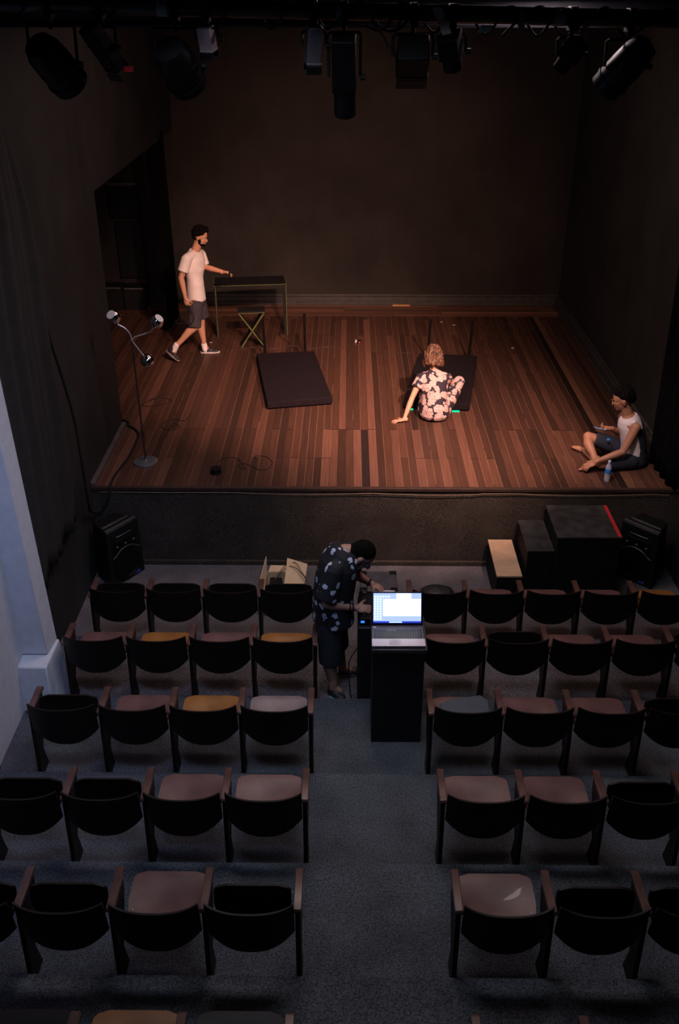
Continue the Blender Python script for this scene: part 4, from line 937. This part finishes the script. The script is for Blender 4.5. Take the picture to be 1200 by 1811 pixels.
# bottles
def bottle(x, y, label, lying=False):
    e = empty('water_bottle', (x, y, S), label, 'bottle')
    b = MB().lathe([(.026, .002), (.031, .010), (.030, .03), (.0315, .05), (.029, .07), (.0315, .09), (.0315, .145), (.030, .155), (.024, .185), (.0135, .205), (.0130, .222)], T((x, y, S)), 24).build('bottle_body', mat('clear_plastic', (.80, .80, .86), .12, 0, trans=.55, var=.02))
    l = MB().lathe([(.0318, .098), (.0322, .100), (.0322, .148), (.0318, .150)], T((x, y, S)), 24).build('blue_wrap', mat('blue_wrap', (.03, .22, .62), .4, var=.3, scale=30))
    c = MB().lathe([(.015, .212), (.0155, .214), (.0155, .236), (.014, .238)], T((x, y, S)), 20).build('screw_cap', mat('pale_cap', (.6, .68, .8), .4))
    into(e, b, l, c)
bottle(2.712, .175, 'clear water bottle with blue label standing at the stage edge')
o = MB().lathe([(.014, 0), (.0165, .002), (.0165, .016), (.014, .018)], T((2.80, .62, 1.185), R(20), R(-12)), 18).build('bottle_cap', mat('bright_blue', (.02, .25, .75), .4)); tag(o, 'bright blue bottle cap resting on the shorts of the cross-legged man', 'cap')

# --- man standing in the aisle
F2 = .13
p = empty('person', (-.08, -2.22, F2), 'person in black flower-print shirt bending over equipment in the aisle, head down', 'person')
B_ = MB(); lv = V((-.40, .90, 0))
torso(B_, [((-.115, -2.21, .88), lv, (.02, 0, 1), .155, .115), ((-.115, -2.21, 1.05), lv, (.0, 0, 1), .150, .12), ((-.10, -2.20, 1.25), lv, (.1, 0, 1), .165, .13), ((-.06, -2.19, 1.40), lv, (.25, .1, 1), .165, .115), ((-.015, -2.18, 1.49), lv, (.7, .2, 1), .10, .08)])
B_.cap((-.02, -2.18, 1.475), (.06, -2.17, 1.475), .070, .064)
P4, Mx4 = head(B_, (.108, -2.175, 1.445), (.56, .02, -.83), (.83, 0, .56), 1.14)
arm(B_, (-.10, -2.345, 1.42), (-.165, -2.40, 1.130), (.05, -2.335, 1.045), 1.08); hand(B_, (.075, -2.33, 1.04), (1, -.02, -.06), (.1, .5, -.85), (0, 1, .2), (22, 30, 25), 1.05, thumb=(.8, .6, .1))
arm(B_, (.03, -2.03, 1.42), (.05, -1.95, 1.13), (.19, -1.98, 1.055), 1.05); hand(B_, (.21, -1.99, 1.05), (.8, -.4, -.25), (0, 0, -1), (.2, -1, 0), (20, 28, 20), 1.02)
leg_(B_, (-.135, -2.30, .87), (-.135, -2.30, .52), (-.115, -2.335, .22), 1.06, (-.01, -.01, 0)); leg_(B_, (-.11, -2.12, .87), (-.075, -2.08, .52), (-.04, -2.06, .22), 1.06, (-.01, -.01, 0))
B_.cap((-.115, -2.335, .22), (-.06, -2.34, .185), .036, .03).cap((-.04, -2.06, .22), (.03, -2.06, .185), .036, .03)
into(p, B_.blob('body', M_skin3, None, .0065, 4)); eyes(P4, Mx4, p)
s_ = MB()
torso(s_, [((-.112, -2.22, .855), lv, (.03, 0, 1), .195, .172), ((-.115, -2.22, .97), lv, (.0, 0, 1), .190, .168), ((-.112, -2.21, 1.10), lv, (.05, 0, 1), .188, .165), ((-.090, -2.20, 1.26), lv, (.15, 0, 1), .196, .162), ((-.060, -2.19, 1.39), lv, (.25, .1, 1), .196, .150), ((-.030, -2.18, 1.475), lv, (.45, .15, 1), .160, .122), ((-.012, -2.175, 1.515), lv, (.55, .2, 1), .108, .098)], 26)
s_.cap((-.07, -2.30, 1.42), (-.10, -2.345, 1.41), .074, .078); s_.cone((-.10, -2.345, 1.42), (-.163, -2.395, 1.17), .080, .090, 16)
s_.cap((.0, -2.08, 1.43), (.03, -2.04, 1.415), .070, .074); s_.cone((.03, -2.04, 1.42), (.05, -1.965, 1.19), .076, .082, 16)
into(p, s_.blob('shirt', M_shirt4, None, .0075, 6))
s_ = MB(); torso(s_, [((-.130, -2.21, .96), lv, (.03, 0, 1), .170, .135), ((-.130, -2.21, .84), lv, (.03, 0, 1), .178, .138), ((-.125, -2.21, .77), lv, (.03, 0, 1), .17, .13)])
s_.ell((-.135, -2.29, .87), .112).ell((-.11, -2.13, .87), .112); s_.cone((-.135, -2.29, .86), (-.137, -2.30, .475), .110, .098, 18).cone((-.11, -2.13, .84), (-.075, -2.085, .475), .108, .095, 18)
into(p, s_.blob('shorts', M_navy, None, .0075, 4))
hb = MB(); random.seed(9); hb.ell(P4(-.016, 0, .036), (.107, .088, .101), Mx4); hb.ell(P4(-.055, 0, -.015), (.062, .078, .066), Mx4)
into(p, hb.blob('hair', M_hair, None, .007, 12))
bd = MB(); bd.ell(P4(.040, 0, -.078), (.050, .050, .034), Mx4); bd.ell(P4(.018, .052, -.045), (.022, .014, .042), Mx4).ell(P4(.018, -.052, -.045), (.022, .014, .042), Mx4)
into(p, bd.blob('beard', M_hair, None, .006, 2))
gl = MB()
for s2 in (1, -1): gl.ell(P4(.098, s2 * .031, .0), (.006, .027, .020), Mx4); gl.tube([P4(.094, s2 * .055, .004), P4(.04, s2 * .080, .006), P4(-.01, s2 * .083, .008)], .0025, 6)
into(p, gl.build('glasses', mat('laptop_reflection_lens', (.12, .08, .30), .1, .5)))  # purple reflection of the laptop screen put into the lens colour
shoe(p, (-.155, -2.295, F2 + .002), (-.015, -2.425, F2 + .002), (0, 0, 1), M_shoe, mat('dark_sole', (.03, .03, .035), .6)); o = shoe(p, (-.08, -2.045, F2 + .002), (.115, -2.03, F2 + .002), (0, 0, 1), M_shoe, mat('grey_sole', (.20, .18, .19), .6))
into(p, MB().tube([(-.147, -2.368, .155), (-.105, -2.408, .152), (-.060, -2.437, .166)], lambda t: .004 + .007 * t, 8).build('swoosh_stripe', mat('teal_stripe', (.16, .38, .40), .5)))
for c, ax in (((.045, -2.337, 1.047), (1, .2, -.1)), ((.02, -2.342, 1.055), (1, .2, -.1)), ((.185, -1.98, 1.057), (.9, -.2, -.4))):
    q = V(ax).to_track_quat('Z', 'Y').to_matrix().to_4x4()
    into(p, MB().lathe([(.032, -.008), (.037, -.006), (.037, .006), (.032, .008)], Matrix.Translation(V(c)) @ q, 20).build('bracelet', M_black))
bpy.context.view_layer.update()
